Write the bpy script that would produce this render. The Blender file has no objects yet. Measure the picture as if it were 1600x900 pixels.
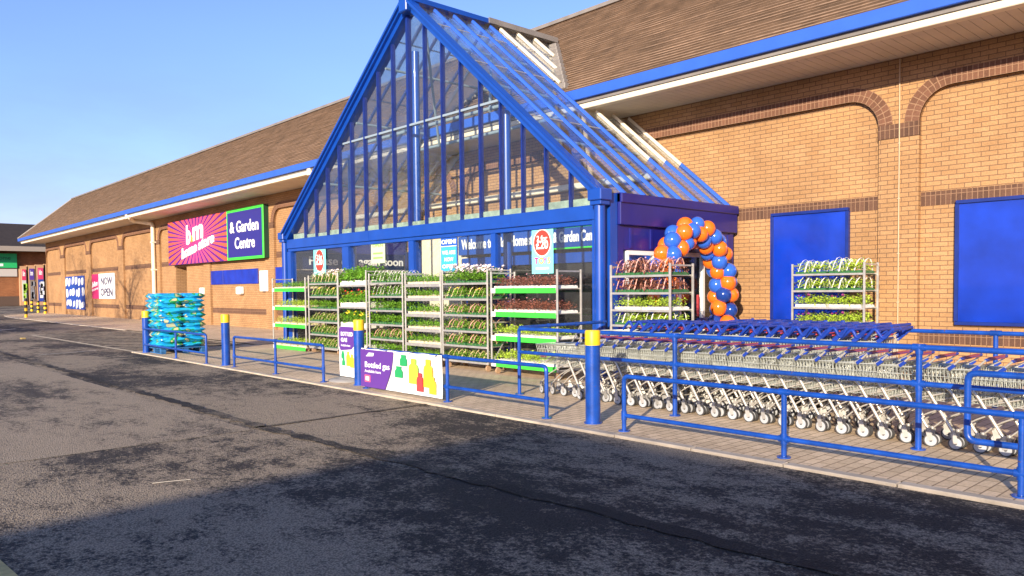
import bpy, bmesh, math, random
import numpy as np
from mathutils import Vector, Matrix
random.seed(7)
R = math.radians
sc = bpy.context.scene
COL = sc.collection

# ------------------------------------------------------------------ camera, sky, sun, exposure
F, CX, CY = 1205.8, 796.0, 497.6
YAW, PIT, ROL, CH = R(42.29), R(-2.234), R(-0.56), 1.5
fw = np.array([-math.cos(YAW)*math.cos(PIT), math.sin(YAW)*math.cos(PIT), math.sin(PIT)])
rt0 = np.array([math.sin(YAW), math.cos(YAW), 0.0]); up0 = np.cross(rt0, fw)
rt = math.cos(ROL)*rt0 + math.sin(ROL)*up0
up = -math.sin(ROL)*rt0 + math.cos(ROL)*up0
cam = bpy.data.cameras.new('camera'); camo = bpy.data.objects.new('camera', cam); COL.objects.link(camo)
cam.sensor_width = 36; cam.lens = 36*F/1600
cam.shift_x = (800-CX)/1600; cam.shift_y = (CY-450)/1600
cam.clip_start = 0.05; cam.clip_end = 2000
mw = Matrix.Identity(4)
for i in range(3):
    mw[i][0] = rt[i]; mw[i][1] = up[i]; mw[i][2] = -fw[i]
mw[2][3] = CH
camo.matrix_world = mw
sc.camera = camo

SUN_EL, SUN_A = R(15.3), R(27)            # sun stands behind the camera, to its right
w = bpy.data.worlds.new('World'); sc.world = w; w.use_nodes = True
nt = w.node_tree; bg = nt.nodes['Background']
sky = nt.nodes.new('ShaderNodeTexSky'); sky.sky_type = 'NISHITA'; sky.sun_disc = False
sky.sun_elevation = SUN_EL; sky.sun_rotation = R(180) - SUN_A
sky.altitude = 0; sky.air_density = 1.0; sky.dust_density = 0.4; sky.ozone_density = 4.5
tint = nt.nodes.new('ShaderNodeMix'); tint.data_type = 'RGBA'; tint.blend_type = 'MULTIPLY'; tint.inputs[0].default_value = 1; tint.inputs[7].default_value = (1.07, .895, 1.0, 1)
nt.links.new(sky.outputs[0], tint.inputs[6])
wtc = nt.nodes.new('ShaderNodeTexCoord'); wmp = nt.nodes.new('ShaderNodeMapping'); wmp.inputs['Scale'].default_value = (1, 1, 3.2)
wnz = nt.nodes.new('ShaderNodeTexNoise'); wnz.inputs['Scale'].default_value = 2.6; wnz.inputs['Detail'].default_value = 6; wnz.inputs['Roughness'].default_value = .6
nt.links.new(wtc.outputs['Generated'], wmp.inputs['Vector']); nt.links.new(wmp.outputs[0], wnz.inputs['Vector'])
wsp = nt.nodes.new('ShaderNodeSeparateXYZ'); nt.links.new(wtc.outputs['Generated'], wsp.inputs[0])
wlo = nt.nodes.new('ShaderNodeMapRange'); wlo.inputs['From Min'].default_value = .30; wlo.inputs['From Max'].default_value = .04; nt.links.new(wsp.outputs[2], wlo.inputs['Value'])
wcl = nt.nodes.new('ShaderNodeMapRange'); wcl.inputs['From Min'].default_value = .30; wcl.inputs['From Max'].default_value = .62; nt.links.new(wnz.outputs['Fac'], wcl.inputs['Value'])
wml = nt.nodes.new('ShaderNodeMath'); wml.operation = 'MULTIPLY'; nt.links.new(wlo.outputs[0], wml.inputs[0]); nt.links.new(wcl.outputs[0], wml.inputs[1])
wcm = nt.nodes.new('ShaderNodeMix'); wcm.data_type = 'RGBA'; wcm.blend_type = 'MULTIPLY'; wcm.inputs[7].default_value = (.80, .66, .84, 1)
nt.links.new(wml.outputs[0], wcm.inputs[0]); nt.links.new(tint.outputs[2], wcm.inputs[6]); nt.links.new(wcm.outputs[2], bg.inputs['Color']); bg.inputs['Strength'].default_value = 0.15
sun = bpy.data.lights.new('sun', 'SUN'); suno = bpy.data.objects.new('sun', sun); COL.objects.link(suno)
sun.energy = 4.8; sun.angle = R(0.5); sun.color = (1.0, 0.86, 0.68)
sd = Vector((math.sin(SUN_A)*math.cos(SUN_EL), -math.cos(SUN_A)*math.cos(SUN_EL), math.sin(SUN_EL)))
suno.rotation_euler = sd.to_track_quat('Z', 'Y').to_euler(); suno.location = sd*60
sc.view_settings.view_transform = 'Standard'; sc.view_settings.look = 'None'
sc.view_settings.exposure = 0.85; sc.view_settings.gamma = 1.0; sc.view_settings.use_curve_mapping = False

# photo pixel -> point on a plane of the place (used to read real positions off the photograph)
def _ray(x, y): return fw + (x-CX)/F*rt - (y-CY)/F*up
def _on(ax, v, x, y):
    d = _ray(x, y); o = np.array([0, 0, CH]); t = (v-o[ax])/d[ax]
    return o + t*d
def atY(v, x, y): return _on(1, v, x, y)
def atX(v, x, y): return _on(0, v, x, y)
def atG(x, y, z=0.0): return _on(2, z, x, y)

# ------------------------------------------------------------------ materials
MATS = {}
def mat(name, col=(.5, .5, .5), rough=.5, metal=0.0, spec=.5, var=0.0, vscale=6.0, bump=0.0, bscale=40.0, coat=0.0):
    if name in MATS: return MATS[name]
    m = bpy.data.materials.new(name); m.use_nodes = True; n = m.node_tree; b = n.nodes['Principled BSDF']
    b.inputs['Base Color'].default_value = (*col, 1); b.inputs['Roughness'].default_value = rough
    b.inputs['Metallic'].default_value = metal; b.inputs['Specular IOR Level'].default_value = spec
    b.inputs['Coat Weight'].default_value = coat
    if var > 0 or bump > 0:
        tc = n.nodes.new('ShaderNodeTexCoord')
    if var > 0:
        nz = n.nodes.new('ShaderNodeTexNoise'); nz.inputs['Scale'].default_value = vscale; nz.inputs['Detail'].default_value = 5
        n.links.new(tc.outputs['Object'], nz.inputs['Vector'])
        r = n.nodes.new('ShaderNodeValToRGB')
        r.color_ramp.elements[0].position = .3; r.color_ramp.elements[1].position = .7
        r.color_ramp.elements[0].color = (*[c*(1-var) for c in col], 1)
        r.color_ramp.elements[1].color = (*[min(1, c*(1+var)) for c in col], 1)
        n.links.new(nz.outputs['Fac'], r.inputs['Fac']); n.links.new(r.outputs['Color'], b.inputs['Base Color'])
    if bump > 0:
        nb = n.nodes.new('ShaderNodeTexNoise'); nb.inputs['Scale'].default_value = bscale; nb.inputs['Detail'].default_value = 3
        n.links.new(tc.outputs['Object'], nb.inputs['Vector'])
        bp = n.nodes.new('ShaderNodeBump'); bp.inputs['Strength'].default_value = bump; bp.inputs['Distance'].default_value = .02
        n.links.new(nb.outputs['Fac'], bp.inputs['Height']); n.links.new(bp.outputs['Normal'], b.inputs['Normal'])
    MATS[name] = m
    return m

def mix_col(n, fac, a, b, blend='MIX'):
    x = n.nodes.new('ShaderNodeMix'); x.data_type = 'RGBA'; x.blend_type = blend
    for sock, v in ((x.inputs[0], fac), (x.inputs[6], a), (x.inputs[7], b)):
        if isinstance(v, (int, float)): sock.default_value = v
        elif isinstance(v, tuple): sock.default_value = (*v, 1)
        else: n.links.new(v, sock)
    return x.outputs[2]

def brick_mat(name, c1, c2, mortar, bw, rh, off=.5, ms=.006, swap=False, stain=.32, bump=.5, rough=.85):
    m = bpy.data.materials.new(name); m.use_nodes = True; n = m.node_tree; b = n.nodes['Principled BSDF']
    uv = n.nodes.new('ShaderNodeUVMap'); vec = uv.outputs[0]
    if swap:
        s = n.nodes.new('ShaderNodeSeparateXYZ'); c = n.nodes.new('ShaderNodeCombineXYZ')
        n.links.new(vec, s.inputs[0]); n.links.new(s.outputs[1], c.inputs[0]); n.links.new(s.outputs[0], c.inputs[1]); vec = c.outputs[0]
    br = n.nodes.new('ShaderNodeTexBrick'); br.offset = off
    br.inputs['Scale'].default_value = 1; br.inputs['Brick Width'].default_value = bw; br.inputs['Row Height'].default_value = rh
    br.inputs['Mortar Size'].default_value = ms; br.inputs['Mortar Smooth'].default_value = .1
    br.inputs['Color1'].default_value = (*c1, 1); br.inputs['Color2'].default_value = (*c2, 1); br.inputs['Mortar'].default_value = (*mortar, 1)
    n.links.new(vec, br.inputs['Vector'])
    # wobble along edges and broad weathering
    nz = n.nodes.new('ShaderNodeTexNoise'); nz.inputs['Scale'].default_value = .7; nz.inputs['Detail'].default_value = 6; nz.inputs['Roughness'].default_value = .65
    n.links.new(uv.outputs[0], nz.inputs['Vector'])
    n2 = n.nodes.new('ShaderNodeTexNoise'); n2.inputs['Scale'].default_value = 45; n2.inputs['Detail'].default_value = 3
    n.links.new(uv.outputs[0], n2.inputs['Vector'])
    r = n.nodes.new('ShaderNodeValToRGB'); r.color_ramp.elements[0].position = .3; r.color_ramp.elements[1].position = .75
    r.color_ramp.elements[0].color = (1-stain, 1-stain, 1-stain, 1); r.color_ramp.elements[1].color = (1+stain*.35,)*3+(1,)
    n.links.new(nz.outputs['Fac'], r.inputs['Fac'])
    c = mix_col(n, 1.0, br.outputs['Color'], r.outputs['Color'], 'MULTIPLY')
    r2 = n.nodes.new('ShaderNodeValToRGB'); r2.color_ramp.elements[0].position = .25; r2.color_ramp.elements[1].position = .75
    r2.color_ramp.elements[0].color = (.78, .78, .78, 1); r2.color_ramp.elements[1].color = (1.12, 1.12, 1.12, 1)
    n.links.new(n2.outputs['Fac'], r2.inputs['Fac'])
    c = mix_col(n, 1.0, c, r2.outputs['Color'], 'MULTIPLY')
    n.links.new(c, b.inputs['Base Color'])
    b.inputs['Roughness'].default_value = rough; b.inputs['Specular IOR Level'].default_value = .25
    iv = n.nodes.new('ShaderNodeMath'); iv.operation = 'MULTIPLY_ADD'; iv.inputs[1].default_value = -1; iv.inputs[2].default_value = 1
    n.links.new(br.outputs['Fac'], iv.inputs[0])
    ad = n.nodes.new('ShaderNodeMath'); ad.operation = 'MULTIPLY_ADD'; ad.inputs[1].default_value = .35
    n.links.new(n2.outputs['Fac'], ad.inputs[0]); n.links.new(iv.outputs[0], ad.inputs[2])
    bp = n.nodes.new('ShaderNodeBump'); bp.inputs['Strength'].default_value = bump; bp.inputs['Distance'].default_value = .008
    n.links.new(ad.outputs[0], bp.inputs['Height']); n.links.new(bp.outputs['Normal'], b.inputs['Normal'])
    MATS[name] = m
    return m

BRICK = brick_mat('brick', (.485, .282, .132), (.43, .24, .105), (.20, .115, .066), .225, .075)
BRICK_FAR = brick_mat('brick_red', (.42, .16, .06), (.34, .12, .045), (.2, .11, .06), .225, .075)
SOLDIER = brick_mat('soldier_brick', (.155, .08, .05), (.105, .055, .036), (.29, .17, .10), .075, .225, off=0, ms=.006, stain=.2)
HEADER = brick_mat('header_brick', (.21, .10, .06), (.145, .07, .042), (.34, .20, .12), .075, .1125, off=0, ms=.006, stain=.2)
PAVER = brick_mat('paver', (.80, .61, .405), (.66, .50, .325), (.30, .215, .135), .21, .105, off=.5, ms=.006, swap=True, stain=.3, bump=.35)
TILE = brick_mat('roof_tile', (.46, .30, .185), (.34, .215, .13), (.25, .16, .10), .165, .11, off=.5, ms=.005, stain=.38, bump=.25)
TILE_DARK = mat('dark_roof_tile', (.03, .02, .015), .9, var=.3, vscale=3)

def asphalt_mat(name, lo, hi, thr=.5, sharp=.12, stretch=(1, 1, 1)):
    m = bpy.data.materials.new(name); m.use_nodes = True; n = m.node_tree; b = n.nodes['Principled BSDF']
    tc = n.nodes.new('ShaderNodeTexCoord')
    mp = n.nodes.new('ShaderNodeMapping'); mp.inputs['Scale'].default_value = stretch
    n.links.new(tc.outputs['Object'], mp.inputs['Vector'])
    def noise(sc_, det, ro, src):
        z = n.nodes.new('ShaderNodeTexNoise'); z.inputs['Scale'].default_value = sc_; z.inputs['Detail'].default_value = det; z.inputs['Roughness'].default_value = ro
        n.links.new(src, z.inputs['Vector']); return z.outputs['Fac']
    big = noise(.36, 3, .5, mp.outputs[0]); mid = noise(3.2, 5, .7, mp.outputs[0]); fine = noise(30, 4, .75, tc.outputs['Object'])
    grain = n.nodes.new('ShaderNodeTexVoronoi'); grain.inputs['Scale'].default_value = 80
    n.links.new(tc.outputs['Object'], grain.inputs['Vector'])
    def mad(x, k, add):
        q = n.nodes.new('ShaderNodeMath'); q.operation = 'MULTIPLY_ADD'; q.inputs[1].default_value = k; n.links.new(x, q.inputs[0])
        if isinstance(add, float): q.inputs[2].default_value = add
        else: n.links.new(add, q.inputs[2])
        return q.outputs[0]
    tot = mad(fine, .85, mad(mid, .75, mad(big, 1.0, -.80)))
    r = n.nodes.new('ShaderNodeMapRange'); r.inputs['From Min'].default_value = thr-sharp; r.inputs['From Max'].default_value = thr+sharp
    n.links.new(tot, r.inputs['Value'])
    c = mix_col(n, r.outputs[0], lo, hi)
    g = n.nodes.new('ShaderNodeMapRange'); g.inputs['From Min'].default_value = 0; g.inputs['From Max'].default_value = .7
    g.inputs['To Min'].default_value = 1.35; g.inputs['To Max'].default_value = .45
    n.links.new(grain.outputs['Distance'], g.inputs['Value'])
    c = mix_col(n, 1.0, c, g.outputs[0], 'MULTIPLY')
    n.links.new(c, b.inputs['Base Color']); b.inputs['Roughness'].default_value = .8; b.inputs['Specular IOR Level'].default_value = .25
    bp = n.nodes.new('ShaderNodeBump'); bp.inputs['Strength'].default_value = .7; bp.inputs['Distance'].default_value = .014
    n.links.new(mad(grain.outputs['Distance'], -.8, mad(fine, 1.0, 0.0)), bp.inputs['Height']); n.links.new(bp.outputs['Normal'], b.inputs['Normal'])
    MATS[name] = m
    return m
ASPH = asphalt_mat('asphalt', (.058, .048, .04), (.41, .325, .225), thr=.49, sharp=.075, stretch=(.75, 1.1, 1))
ASPH_PATCH = asphalt_mat('asphalt_patch', (.085, .07, .056), (.44, .35, .245), thr=.42, sharp=.085, stretch=(.5, 1.2, 1))
ASPH_SEAM = asphalt_mat('asphalt_seam', (.040, .034, .029), (.24, .195, .14), thr=.58, sharp=.12)

def glass_mat(name, tint, haze, hazecol, ior=1.45):
    m = bpy.data.materials.new(name); m.use_nodes = True; n = m.node_tree
    for x in list(n.nodes): n.nodes.remove(x)
    out = n.nodes.new('ShaderNodeOutputMaterial')
    tr = n.nodes.new('ShaderNodeBsdfTransparent'); tr.inputs[0].default_value = (*tint, 1)
    gl = n.nodes.new('ShaderNodeBsdfGlossy'); gl.inputs['Roughness'].default_value = .015; gl.inputs[0].default_value = (1, 1, 1, 1)
    lw = n.nodes.new('ShaderNodeLayerWeight'); lw.inputs['Blend'].default_value = .5
    pw = n.nodes.new('ShaderNodeMath'); pw.operation = 'POWER'; pw.inputs[1].default_value = 5; n.links.new(lw.outputs['Facing'], pw.inputs[0])
    fr = n.nodes.new('ShaderNodeMath'); fr.operation = 'MULTIPLY_ADD'; fr.inputs[1].default_value = .94; fr.inputs[2].default_value = .04; n.links.new(pw.outputs[0], fr.inputs[0])
    m1 = n.nodes.new('ShaderNodeMixShader'); n.links.new(fr.outputs[0], m1.inputs[0]); n.links.new(tr.outputs[0], m1.inputs[1]); n.links.new(gl.outputs[0], m1.inputs[2])
    df = n.nodes.new('ShaderNodeBsdfDiffuse'); df.inputs[0].default_value = (*hazecol, 1)
    tl = n.nodes.new('ShaderNodeBsdfTranslucent'); tl.inputs[0].default_value = (*hazecol, 1)
    m2 = n.nodes.new('ShaderNodeMixShader'); m2.inputs[0].default_value = .5; n.links.new(df.outputs[0], m2.inputs[1]); n.links.new(tl.outputs[0], m2.inputs[2])
    tc = n.nodes.new('ShaderNodeTexCoord'); nz = n.nodes.new('ShaderNodeTexNoise'); nz.inputs['Scale'].default_value = 1.6; nz.inputs['Detail'].default_value = 5
    n.links.new(tc.outputs['Object'], nz.inputs['Vector'])
    mr = n.nodes.new('ShaderNodeMapRange'); mr.inputs['From Min'].default_value = .3; mr.inputs['From Max'].default_value = .7
    mr.inputs['To Min'].default_value = haze*.6; mr.inputs['To Max'].default_value = haze*1.4; n.links.new(nz.outputs['Fac'], mr.inputs['Value'])
    m3 = n.nodes.new('ShaderNodeMixShader'); n.links.new(mr.outputs[0], m3.inputs[0]); n.links.new(m1.outputs[0], m3.inputs[1]); n.links.new(m2.outputs[0], m3.inputs[2])
    n.links.new(m3.outputs[0], out.inputs[0]); MATS[name] = m
    return m
GLASS = glass_mat('clear_glass', (.965, .985, .975), .012, (.6, .65, .62))
GLASS_ROOF = glass_mat('weathered_roof_glass', (.93, .96, .97), .30, (.74, .75, .77))
GLASS_ROOF_CLEAN = glass_mat('roof_glass', (.90, .95, .98), .035, (.6, .62, .65))
GLASS_DARK = mat('dark_glass', (.012, .014, .022), .05, spec=.6)
GLASS_NAVY = mat('navy_glass', (.006, .014, .085), .3, spec=.15)

BLUE = mat('blue_paint', (.005, .055, .33), .32, var=.10, vscale=3, coat=.2)
BLUE_RAIL = mat('blue_rail_paint', (.005, .055, .31), .34, var=.3, vscale=7, bump=.06, bscale=60, coat=.2)
def chip(m, col=(.10, .055, .03), thr=.67):
    n = m.node_tree; b = n.nodes['Principled BSDF']; src = b.inputs['Base Color'].links[0].from_socket
    tc = n.nodes.new('ShaderNodeTexCoord'); z = n.nodes.new('ShaderNodeTexNoise'); z.inputs['Scale'].default_value = 14; z.inputs['Detail'].default_value = 6; z.inputs['Roughness'].default_value = .7
    n.links.new(tc.outputs['Object'], z.inputs['Vector']); r = n.nodes.new('ShaderNodeMapRange'); r.inputs['From Min'].default_value = thr; r.inputs['From Max'].default_value = thr+.03
    n.links.new(z.outputs['Fac'], r.inputs['Value']); n.links.new(mix_col(n, r.outputs[0], src, col), b.inputs['Base Color'])
chip(BLUE_RAIL)
BLUE_PANEL = mat('blue_panel', (.003, .033, .36), .25, var=.22, vscale=2.2, coat=.2)
BLUE_FASCIA = mat('blue_fascia', (.03, .11, .52), .4, var=.08, vscale=2)
BLUE_DARK = mat('dark_blue_with_shade', (.006, .022, .17), .35, var=.15, vscale=5)  # darker blue; on the mullions it carries the shade of their sides
NAVY = mat('blue_side_shade', (.010, .012, .17), .35, var=.1, vscale=3, coat=.15)  # blue of the porch sides, darkened in colour for their shade
YELLOW = mat('yellow_paint', (.82, .52, .01), .45, var=.1, vscale=12)
CREAM = mat('cream_metal', (.76, .68, .52), .5, var=.06, vscale=3)
SOFFIT = mat('soffit_board', (.62, .55, .45), .6, var=.08, vscale=2)
GUTTER = mat('gutter_grey', (.20, .18, .16), .6, var=.15, vscale=3)
WHITE = mat('white_plastic', (.80, .79, .76), .5)
LETTER = mat('white_lettering', (.82, .81, .78), .5)
PALEWALL = mat('cream_render', (.74, .66, .50), .8, var=.06)
GALV = mat('galvanised_steel', (.50, .48, .44), .45, .55, var=.15, vscale=10)
CHROME = mat('chrome_wire', (.54, .56, .50), .36, .35)
CHROME_TUBE = mat('zinc_tube', (.56, .52, .45), .3, .45)
WHEEL = mat('grey_tyre', (.055, .055, .055), .6)
HUB = mat('pale_wheel_hub', (.40, .41, .42), .45)
BLUE_PLASTIC = mat('blue_plastic', (.010, .042, .30), .4, var=.2, vscale=8)
RED_PLASTIC = mat('red_plastic', (.48, .05, .06), .4)
LABEL_RED = mat('faded_red_plastic', (.36, .06, .08), .5)
GREEN_STRIP = mat('green_strip', (.05, .62, .05), .45)
CONC = mat('kerb_concrete', (.46, .385, .29), .85, var=.2, vscale=4, bump=.3, bscale=60)
LINE = mat('worn_road_paint', (.52, .44, .30), .8, var=.35, vscale=9)
LINE_W = mat('white_road_paint', (.6, .56, .48), .8, var=.3, vscale=9)
TREADWOOD = mat('bark', (.05, .035, .025), .9, var=.3)
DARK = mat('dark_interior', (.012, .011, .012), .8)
BLACK = mat('black_paint', (.015, .015, .015), .5)

# ------------------------------------------------------------------ mesh building
class MB:
    def __init__(s): s.v = []; s.f = []; s.uv = []; s.sm = []; s.mi = []; s.cur = 0
    def face(s, pts, uv=None, smooth=False):
        i = len(s.v); s.v += [tuple(map(float, p)) for p in pts]; s.f.append(list(range(i, i+len(pts)))); s.uv.append(uv); s.sm.append(smooth); s.mi.append(s.cur)
    def raw(s, vs, fs, smooth=False):
        i = len(s.v); s.v += [tuple(map(float, p)) for p in vs]
        for f in fs: s.f.append([i+k for k in f]); s.uv.append(None); s.sm.append(smooth); s.mi.append(s.cur)
    def box(s, x0, x1, y0, y1, z0, z1, bev=0.0):
        if x0 > x1: x0, x1 = x1, x0
        if y0 > y1: y0, y1 = y1, y0
        if z0 > z1: z0, z1 = z1, z0
        if bev > 0:
            b = min(bev, (x1-x0)*.45, (y1-y0)*.45, (z1-z0)*.45)
            vs = []; idx = {}
            for ix, (X, sx) in enumerate(((x0, 1), (x1, -1))):
                for iy, (Y, sy) in enumerate(((y0, 1), (y1, -1))):
                    for iz, (Z, sz) in enumerate(((z0, 1), (z1, -1))):
                        idx[ix, iy, iz, 0] = len(vs); vs.append((X, Y+sy*b, Z+sz*b))
                        idx[ix, iy, iz, 1] = len(vs); vs.append((X+sx*b, Y, Z+sz*b))
                        idx[ix, iy, iz, 2] = len(vs); vs.append((X+sx*b, Y+sy*b, Z))
            fs = []
            q = lambda *k: [idx[t] for t in k]
            for a in (0, 1):
                f = q((a,0,0,0),(a,1,0,0),(a,1,1,0),(a,0,1,0)); fs.append(f[::-1] if a == 0 else f)
                f = q((0,a,0,1),(1,a,0,1),(1,a,1,1),(0,a,1,1)); fs.append(f if a == 0 else f[::-1])
                f = q((0,0,a,2),(1,0,a,2),(1,1,a,2),(0,1,a,2)); fs.append(f[::-1] if a == 0 else f)
            for a in (0, 1):
                for c in (0, 1):
                    fs.append(q((a,c,0,0),(a,c,1,0),(a,c,1,1),(a,c,0,1)))
                    fs.append(q((a,0,c,0),(a,1,c,0),(a,1,c,2),(a,0,c,2)))
                    fs.append(q((0,a,c,1),(1,a,c,1),(1,a,c,2),(0,a,c,2)))
                    for d in (0, 1): fs.append(q((a,c,d,0),(a,c,d,1),(a,c,d,2)))
            s.raw(vs, fs); return
        p = [(x0,y0,z0),(x1,y0,z0),(x1,y1,z0),(x0,y1,z0),(x0,y0,z1),(x1,y0,z1),(x1,y1,z1),(x0,y1,z1)]
        s.raw(p, [(0,3,2,1),(4,5,6,7),(0,1,5,4),(1,2,6,5),(2,3,7,6),(3,0,4,7)])
    def tube(s, path, r, n=8, cap=True):
        P = [Vector(map(float, p)) for p in path]; rings = []
        N = None
        for i, p in enumerate(P):
            if i == 0: t = P[1]-P[0]
            elif i == len(P)-1: t = P[-1]-P[-2]
            else: t = (P[i+1]-p).normalized() + (p-P[i-1]).normalized()
            if t.length < 1e-9: t = P[i]-P[i-1]
            t.normalize()
            if N is None:
                a = Vector((0, 0, 1)) if abs(t.z) < .9 else Vector((1, 0, 0))
                N = a.cross(t).normalized()
            N = (N - t*N.dot(t)).normalized(); B = t.cross(N)
            rr = r[i] if isinstance(r, (list, tuple)) else r
            k = 1.0
            if 0 < i < len(P)-1:
                c = (P[i+1]-p).normalized().dot((p-P[i-1]).normalized()); k = 1/max(.5, math.sqrt(max(0, (1+c)/2)))
            rings.append([p + (N*math.cos(2*math.pi*j/n) + B*math.sin(2*math.pi*j/n))*rr*(k if n > 4 else 1) for j in range(n)])
        vs = [q for g in rings for q in g]; fs = []
        for i in range(len(P)-1):
            for j in range(n): fs.append((i*n+j, i*n+(j+1) % n, (i+1)*n+(j+1) % n, (i+1)*n+j))
        s.raw(vs, fs, True)
        if cap:
            s.face(rings[0][::-1]); s.face(rings[-1])
    def bar(s, a, b, w, h, upv=(0, 0, 1)):        # rectangular bar from a to b, w sideways, h along upv
        a, b = Vector(a), Vector(b); t = (b-a).normalized(); u = Vector(upv); u = (u-t*u.dot(t)).normalized(); q = t.cross(u)
        c = [(q*(sx*w/2)+u*(sy*h/2)) for sx, sy in ((-1,-1),(1,-1),(1,1),(-1,1))]
        s.raw([a+x for x in c]+[b+x for x in c], [(0,3,2,1),(4,5,6,7),(0,1,5,4),(1,2,6,5),(2,3,7,6),(3,0,4,7)])
    def sphere(s, c, r, nu=12, nv=8, sc=(1, 1, 1)):
        vs = [(c[0], c[1], c[2]-r*sc[2])]; fs = []
        for i in range(1, nv):
            ph = -math.pi/2 + math.pi*i/nv
            for j in range(nu):
                th = 2*math.pi*j/nu; vs.append((c[0]+r*sc[0]*math.cos(ph)*math.cos(th), c[1]+r*sc[1]*math.cos(ph)*math.sin(th), c[2]+r*sc[2]*math.sin(ph)))
        vs.append((c[0], c[1], c[2]+r*sc[2])); t = len(vs)-1
        for j in range(nu):
            fs.append((0, 1+(j+1) % nu, 1+j)); fs.append((t, t-nu+j, t-nu+(j+1) % nu))
        for i in range(nv-2):
            for j in range(nu):
                a = 1+i*nu+j; b = 1+i*nu+(j+1) % nu; fs.append((a, b, b+nu, a+nu))
        s.raw(vs, fs, True)
    def prism(s, poly, y0, y1):                   # polygon in (x,z), front at y0 (towards the camera) back at y1
        n = len(poly)
        ar = sum(poly[i][0]*poly[(i+1) % n][1]-poly[(i+1) % n][0]*poly[i][1] for i in range(n))
        if ar < 0: poly = poly[::-1]
        s.face([(x, y0, z) for x, z in poly]); s.face([(x, y1, z) for x, z in poly[::-1]])
        for i in range(n):
            a, b = poly[i], poly[(i+1) % n]
            s.face([(a[0], y0, a[1]), (a[0], y1, a[1]), (b[0], y1, b[1]), (b[0], y0, b[1])])
    def disc(s, c, r, n=20, axis='y', h=.01):
        if axis == 'y': s.prism([(c[0]+r*math.cos(2*math.pi*k/n), c[2]+r*math.sin(2*math.pi*k/n)) for k in range(n)], c[1]-h, c[1])
        else:
            s.tube([(c[0], c[1], c[2]), (c[0], c[1], c[2]+h)], r, n)
    def text(s, body, size, x, z, y, ax='x', bold=.0, shear=0.0, rot=0.0, align='LEFT', ext=.006, width=None, line=1.0):
        cu = bpy.data.curves.new('t', 'FONT'); cu.body = body; cu.size = size; cu.offset = bold*size; cu.shear = shear
        cu.align_x = align; cu.extrude = ext; cu.space_line = line; cu.resolution_u = 3
        o = bpy.data.objects.new('t', cu); COL.objects.link(o)
        dg = bpy.context.evaluated_depsgraph_get(); me = bpy.data.meshes.new_from_object(o.evaluated_get(dg))
        co = [v.co.copy() for v in me.vertices]
        k = 1.0
        if width and co:
            wx = max(c.x for c in co)-min(c.x for c in co); k = width/wx
        ca, sa = math.cos(rot), math.sin(rot); vs = []
        for c in co:
            tx, tz = c.x*k, c.y; tx, tz = tx*ca-tz*sa, tx*sa+tz*ca
            vs.append((x+tx, y-c.z, z+tz) if ax == 'x' else (y+c.z, x+tx, z+tz))
        s.raw(vs, [tuple(p.vertices) for p in me.polygons])
        bpy.data.objects.remove(o); bpy.data.curves.remove(cu); bpy.data.meshes.remove(me)
    def build(s, name, material, parent=None, kind=None, label=None, cat=None, group=None):
        base = Vector((0, 0, 0)); p = parent
        while p is not None:
            base = p.location.copy(); p = p.parent
        own = Vector((0, 0, 0))
        if parent is None and kind is None and s.v:
            a = np.array(s.v); own = Vector(((a[:, 0].min()+a[:, 0].max())/2, (a[:, 1].min()+a[:, 1].max())/2, a[:, 2].min())); base = own
        me = bpy.data.meshes.new(name)
        me.from_pydata([(v[0]-base[0], v[1]-base[1], v[2]-base[2]) for v in s.v], [], s.f)
        ms = material if isinstance(material, (list, tuple)) else [material]
        for m in ms: me.materials.append(m)
        uvl = me.uv_layers.new(name='UVMap'); data = np.zeros((len(me.loops), 2), np.float32)
        k = 0
        for fi, f in enumerate(s.f):
            u = s.uv[fi]
            if u is None:
                a = s.v[f[0]]; n = [0.0, 0.0, 0.0]
                for q in range(len(f)):
                    c, d = s.v[f[q]], s.v[f[(q+1) % len(f)]]
                    n[0] += (c[1]-d[1])*(c[2]+d[2]); n[1] += (c[2]-d[2])*(c[0]+d[0]); n[2] += (c[0]-d[0])*(c[1]+d[1])
                n = [abs(t) for t in n]; m = n.index(max(n))
                for q in f:
                    c = s.v[q]
                    data[k] = (c[1], c[2]) if m == 0 else (c[0], c[2]) if m == 1 else (c[0], c[1]); k += 1
            else:
                for q in u: data[k] = q; k += 1
        uvl.data.foreach_set('uv', data.ravel())
        me.polygons.foreach_set('use_smooth', s.sm); me.polygons.foreach_set('material_index', s.mi)
        me.update()
        o = bpy.data.objects.new(name, me); COL.objects.link(o); o.location = own
        if parent is not None: o.parent = parent
        if kind: o['kind'] = kind
        tag(o, label, cat, group)
        return o
def tag(o, label=None, cat=None, group=None):
    if label: o['label'] = label
    if cat: o['category'] = cat
    if group: o['group'] = group
    return o
def thing(name, label, cat, loc=(0, 0, 0), rz=0.0, group=None):
    o = bpy.data.objects.new(name, None); COL.objects.link(o); o.empty_display_size = .1
    o.location = Vector(map(float, loc)); o.rotation_euler = (0, 0, rz)
    return tag(o, label, cat, group)
KIDS = {}
def dup(o, parent=None):
    c = o.copy(); COL.objects.link(c)
    if parent is not None: c.parent = parent
    for ch in [x for x in o.children]: dup(ch, c)
    return c
def fillet(path, r, n=4):
    P = [Vector(map(float, p)) for p in path]; out = [P[0]]
    for i in range(1, len(P)-1):
        a = (P[i-1]-P[i]).normalized(); b = (P[i+1]-P[i]).normalized()
        p0 = P[i]+a*r; p1 = P[i]+b*r
        for k in range(n+1):
            t = k/n; out.append(p0*(1-t)**2 + P[i]*2*t*(1-t) + p1*t*t)
    out.append(P[-1]); return out
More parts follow.
